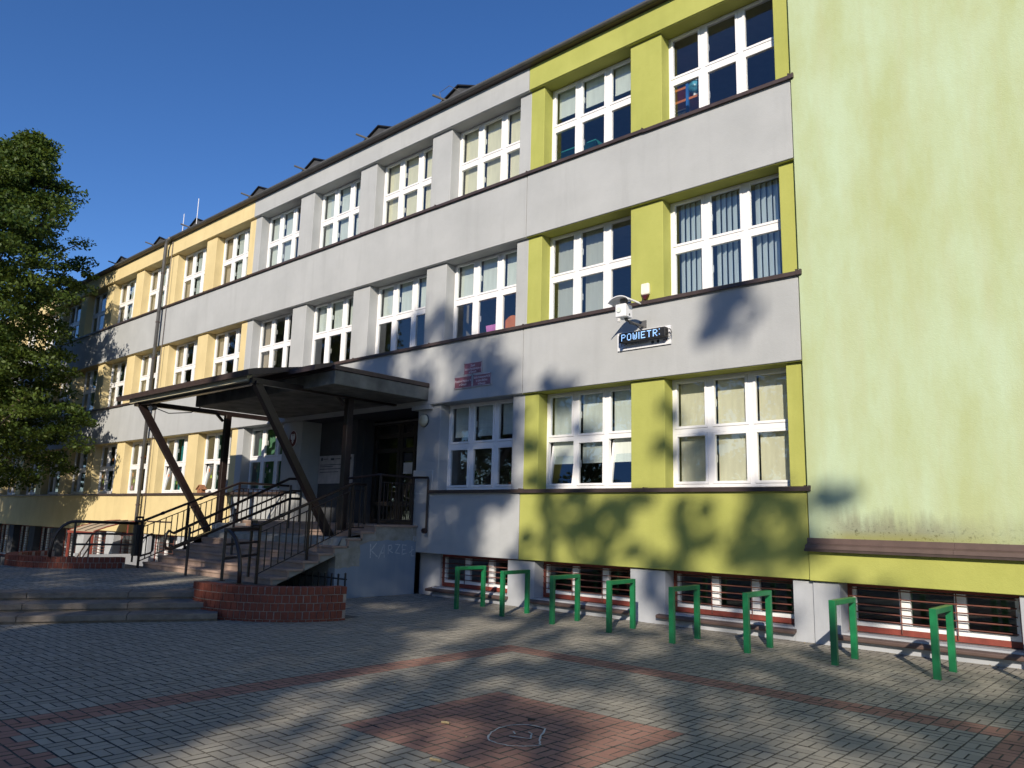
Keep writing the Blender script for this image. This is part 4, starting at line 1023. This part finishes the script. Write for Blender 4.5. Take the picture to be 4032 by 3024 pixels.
# ------------------------------------------------------------------ trees
def leaves(centers, per, size, flat=.55, name='crown', mat='leaf', parent=None, droop=.35, ymax=None):
    C, Rr = np.array([c[:3] for c in centers]), np.array([c[3] for c in centers])
    n = len(C)*per
    idx = np.repeat(np.arange(len(C)), per)
    d = np.random.normal(size=(n, 3)); d /= np.linalg.norm(d, axis=1)[:, None]
    rad = Rr[idx]*np.random.random(n)**.45
    p = C[idx]+d*rad[:, None]*np.array([1, 1, flat])
    if ymax is not None:
        k = p[:, 1] < ymax; p = p[k]; idx = idx[k]; n = len(p)
    nrm = np.random.normal(size=(n, 3))*np.array([.8, .8, .6])+np.array([0, 0, .75]); nrm /= np.linalg.norm(nrm, axis=1)[:, None]
    a = np.cross(nrm, np.random.normal(size=(n, 3))); a /= np.linalg.norm(a, axis=1)[:, None]; b = np.cross(nrm, a)
    s = size*np.random.uniform(.65, 1.25, n)[:, None]
    v = np.stack([p-a*s*.55, p-b*s*.34+nrm*s*.08, p+a*s*.6, p+b*s*.34+nrm*s*.08], 1).reshape(-1, 3)
    if parent: v = v-np.array(wloc(parent))
    me = bpy.data.meshes.new(name); me.vertices.add(4*n); me.vertices.foreach_set('co', v.ravel())
    me.loops.add(4*n); me.loops.foreach_set('vertex_index', np.arange(4*n)); me.polygons.add(n)
    me.polygons.foreach_set('loop_start', np.arange(0, 4*n, 4)); me.polygons.foreach_set('loop_total', np.full(n, 4))
    tone = np.clip(np.random.normal(.45, .22, n)+np.random.normal(0, .18, len(C))[idx], 0, 1)
    me.update(calc_edges=True); me.attributes.new('tone', 'FLOAT', 'FACE').data.foreach_set('value', tone.astype(np.float32))
    me.materials.append(M[mat]); return link(name, me, parent)
def limb(mb, p, q, r0, r1, wob=.15, n=5):
    p, q = Vector(p), Vector(q); pts = []; rs = []
    for i in range(n+1):
        t = i/n; w_ = Vector((random.uniform(-wob, wob), random.uniform(-wob, wob), 0))*(1 if 0 < i < n else 0)
        pts.append(p.lerp(q, t)+w_); rs.append(r0+(r1-r0)*t)
    mb.tube(pts, rs, 7)
# street-side lime tree at the left edge
TC = Vector((-32.75, -3.3, 0))
TR = thing('lime_tree', 'large leafy green tree standing close to the left end of the facade', 'tree', (TC.x, TC.y, ZL))
prof = [(2.4, 2.6), (3.4, 4.4), (4.6, 5.2), (6.0, 4.5), (7.2, 4.1), (8.4, 4.9), (9.8, 4.8), (11.2, 3.9), (12.8, 2.8), (14.2, 1.6), (15.2, .8), (16.1, .2)]
pz, pr_ = [a for a, b in prof], [b for a, b in prof]
side = Vector((-.741, -.672, 0))                # the crown leans away from the court
cl = []
while len(cl) < 880:
    z = random.uniform(2.5, 15.7); R_ = np.interp(z, pz, pr_)
    a = random.random()*6.283; q = R_*math.sqrt(random.uniform(.05, 1.0))
    lump = 1+.13*math.sin(3*a+z*1.3)+.10*math.sin(5*a-z*2.1)
    sh = side*float(np.interp(z, (2, 10, 14, 16), (1.4, 1.3, .7, -.1)))
    x, y = TC.x+sh.x+q*lump*math.cos(a), TC.y+sh.y+q*lump*math.sin(a)*.92
    if y > -.75: continue
    if math.sin(x*1.9+z*.7)*math.sin(z*2.3-y*1.1) > .62: continue
    cl.append((x, y, z, random.uniform(.32, .75)))
TC += side*1.3
for i in range(330):                              # dense dark heart of the crown
    z = random.uniform(3.2, 14.2); R_ = .72*np.interp(z, pz, pr_); a = random.random()*6.283; q = R_*math.sqrt(random.random())
    x, y = TC.x+q*math.cos(a), TC.y+q*math.sin(a)*.9
    if y < -.8: cl.append((x, y, z, random.uniform(.6, .95)))
leaves(cl, 130, .125, .42, 'crown', 'leaf', TR, ymax=-.25)
tk = MB(); limb(tk, (TC.x, TC.y, ZL), (TC.x+.1, TC.y, 5.5), .28, .20, .05); limb(tk, (TC.x+.1, TC.y, 5.5), (TC.x+.5, TC.y-.2, 14), .20, .04, .2)
for c in random.sample(cl, 60):
    if c[2] < 4.2: continue
    z0 = max(2.2, c[2]-random.uniform(1.2, 2.6)); limb(tk, (TC.x+.1, TC.y, z0), c[:3], .07, .015, .12)
tk.build('trunk', 'bark', TR, smooth=True)

T2 = thing('lime_tree', 'second leafy green tree just outside the left edge, throwing the far facade into shade', 'tree', (-33.5, -11.5, ZL))
c2 = []
while len(c2) < 640:
    z = random.uniform(1.8, 14.2); R_ = np.interp(z, (1.5, 3, 6, 9, 12, 14.5), (2.5, 4.4, 5, 4.8, 3.2, .6))
    a = random.random()*6.283; q = R_*math.sqrt(random.uniform(.05, 1)); x, y = -34.5+q*math.cos(a), -11.5+q*math.sin(a)
    c2.append((x, y, z, random.uniform(.5, .95)))
leaves(c2, 90, .19, .5, 'crown', 'leaf', T2)
tk = MB(); limb(tk, (-33.5, -11.5, ZL), (-34, -11.5, 11), .3, .06, .1)
for c in random.sample(c2, 30): limb(tk, (-33.8, -11.5, max(1.5, c[2]-2)), c[:3], .07, .015, .12)
tk.build('trunk', 'bark', T2, smooth=True)
# shade trees behind the viewer; their crowns give the dappled light on wall and paving
def behind(xs, zs, t): return Vector((xs, 0, zs))-SUN_D*t
def inside(poly, x, z):
    r = False; n = len(poly)
    for i in range(n):
        (xa, za), (xb, zb) = poly[i], poly[(i+1) % n]
        if (za > z) != (zb > z) and x < (xb-xa)*(z-za)/(zb-za)+xa: r = not r
    return r
dense = [(-26,-9),(-26,-.3),(-21,.1),(-18.6,.7),(-17,1.9),(-15.9,3.9),(-14.9,5.9),(-13.6,6.6),(-12.4,6.4),(-11.3,5.7),(-10.5,4.7),(-10.2,3.6),(-10.5,2.3),(-11.0,1.0),(-10.9,-.6),(-10.6,-2.6),(-10.6,-4.2),(-10.7,-6),(-10.7,-9)]
holes = [(-10.6,1.4,.35),(-12.7,5.25,.25),(-13.8,5.1,.25),(-11.6,6.3,.3),(-13.0,6.2,.2),(-17.3,-1.6,.35),(-16.6,-1.1,.25),(-18.6,-1.5,.3),(-14.6,-2.0,.2),(-12.2,4.55,.2),(-11.6,-4.5,.2)]
T0 = 38.0
ca = []
while len(ca) < 1500:
    x, z = random.uniform(-26, -10), random.uniform(-9, 6.8)
    if not inside(dense, x, z): continue
    if any(math.hypot(x-h[0], z-h[1]) < h[2]+.25 for h in holes): continue
    p = behind(x, z, T0+random.gauss(0, 1.6)); ca.append((p.x, p.y, p.z, random.uniform(.35, .62)))
k0 = len(ca)
while len(ca) < k0+330:
    x, z = random.uniform(-16, -10.7), random.uniform(-8, -3.2); p = behind(x, z, T0+random.gauss(0, 1.6)); ca.append((p.x, p.y, p.z, random.uniform(.35, .6)))
blobs = [(-6.44,3.1,.50),(-6.6,3.5,.3),(-5.73,4.95,.55),(-5.5,5.25,.3),(-8.7,1.85,.55),(-8.1,1.2,.40),(-7.6,1.7,.50),(-7.2,1.15,.35),(-6.3,1.65,.40),(-5.0,1.65,.62),(-5.4,1.3,.45),(-4.6,1.2,.35),(-9.95,1.05,.35),(-9.3,4.05,.38),(-9.6,2.6,.35),
         (-9.1,3.1,.25),(-8.4,3.0,.22),(-4.0,1.9,.3),(-7.0,.85,.3),(-6.5,.45,.4),(-7.9,.3,.3),(-5.2,.5,.35),(-3.7,.75,.33),
         (-5.43,-1.96,.50),(-7.8,-3.32,.33),(-7.0,-2.0,.42),(-8.0,-1.92,.50),(-4.06,-2.5,.75),(-4.4,-.5,.45),(-6.4,-1.6,.50),(-9.0,-.3,.45),(-9.6,.3,.4),(-9.9,-.9,.4),(-8.8,-1.2,.35),(-5.6,-.9,.4),(-4.9,-2.9,.4),(-3.2,-1.4,.4),(-3.4,-3.4,.5),(-7.3,-.6,.3),(-8.6,-2.7,.3),(-5.2,-4.0,.5),(-2.4,-2.2,.4)]
cb, cc = [], []
for (x, z, r_) in blobs:
    for q in range(max(2, int(r_*11))):
        a = random.random()*6.283; d_ = r_*.95*math.sqrt(random.random())
        p = behind(x+d_*math.cos(a), z+d_*math.sin(a), T0+random.gauss(0, 1.4)); (cb if x < -7.1 else cc).append((p.x, p.y, p.z, r_*random.uniform(.35, .65)))
for i in range(46):
    x, z = random.uniform(-9.9, 1.5), random.uniform(-4, 3.6)
    if x > -4.3 and z > .9: continue
    p = behind(x, z, T0+random.gauss(0, 1.6)); (cb if x < -7.1 else cc).append((p.x, p.y, p.z, random.uniform(.12, .28)))
for i in range(110):
    x, z = random.uniform(-10.3, 1), random.uniform(-5.5, -.3); p = behind(x, z, T0+random.gauss(0, 2)); (cb if x < -7.1 else cc).append((p.x, p.y, p.z, random.uniform(.3, .6)))
def shade_tree(label, clumps, xs, zt, r, per, t=T0):
    b = behind(xs, -10, t); base = Vector((b.x, b.y, ZG))
    T = thing('shade_tree', label, 'tree', base, 'tall trees behind the viewer')
    leaves(clumps, per, .22, .8, 'crown', 'leafshade', T)
    mb = MB(); top = behind(xs, zt, t); limb(mb, base, top, r*1.2, r*.55, .06, 6)
    for c in random.sample(clumps, min(16, len(clumps))):
        s_ = base.lerp(top, random.uniform(.72, 1.0)); limb(mb, s_, c[:3], .07, .02, .2, 4)
    mb.build('trunk', 'bark', T, smooth=True)
shade_tree('dense tall tree behind the viewer shading the staircase and the left paving', ca, -16.5, 4.0, .30, 52)
shade_tree('slender tree behind the viewer whose trunk shadow crosses the red paving square', cb, -9.36, 2.5, .17, 42)
shade_tree('sparse tall tree behind the viewer dappling the lime base wall', cc, -6.56, 1.5, .15, 36)
# row of unseen trees added to cut low sky light; also mirrored in panes
row = [(-24, -31, 12.5), (-31, -29, 13.5), (-38, -31, 12), (-45, -30, 14), (-53, -29, 13), (-61, -31, 14.5), (-69, -27, 14), (-76, -21, 13.5), (-17, -33, 12), (-9.5, -32, 11.5), (-2, -34, 11), (6, -36, 10.5), (14, -38, 11), (23, -37, 10), (30, -30, 9), (34, -21, 9), (-62, -9, 14), (-70, -15, 15), (-84, -11, 16), (-57, -18, 13)]
kinds = ('round', 'broad', 'tall', 'bushy', 'slim', 'spreading')
for i, (x, y, h) in enumerate(row):
    lab = '%s unseen green tree added to block low sky, number %s from its western end' % (kinds[i % 6], ('nine', 'eight', 'seven', 'six', 'five', 'four', 'three', 'two', 'ten', 'eleven', 'twelve', 'thirteen', 'fourteen', 'fifteen', 'sixteen', 'seventeen', 'eighteen', 'nineteen', 'twenty', 'twentyone')[i])
    T = thing('added_yard_tree', lab, 'tree', (x, y, ZL if y > -10 else ZG), 'unseen trees added across the yard')
    cq = []
    for q in range(120):
        a, b, c = random.random()*6.283, random.random(), random.uniform(.25, 1); R_ = h*.40*math.sin(math.pi*min(.95, max(.15, c)))**.6*math.sqrt(b)
        cq.append((x+R_*math.cos(a), y+R_*math.sin(a), h*c, random.uniform(.7, 1.2)))
    leaves(cq, 60, .34, .7, 'crown', 'leafshade', T)
    mb = MB(); limb(mb, (x, y, ZG), (x, y, h*.8), .25, .06, .1, 6)
    for c in random.sample(cq, 20): limb(mb, (x, y, h*random.uniform(.25, .6)), c[:3], .07, .02, .15, 4)
    mb.build('trunk', 'bark', T, smooth=True)
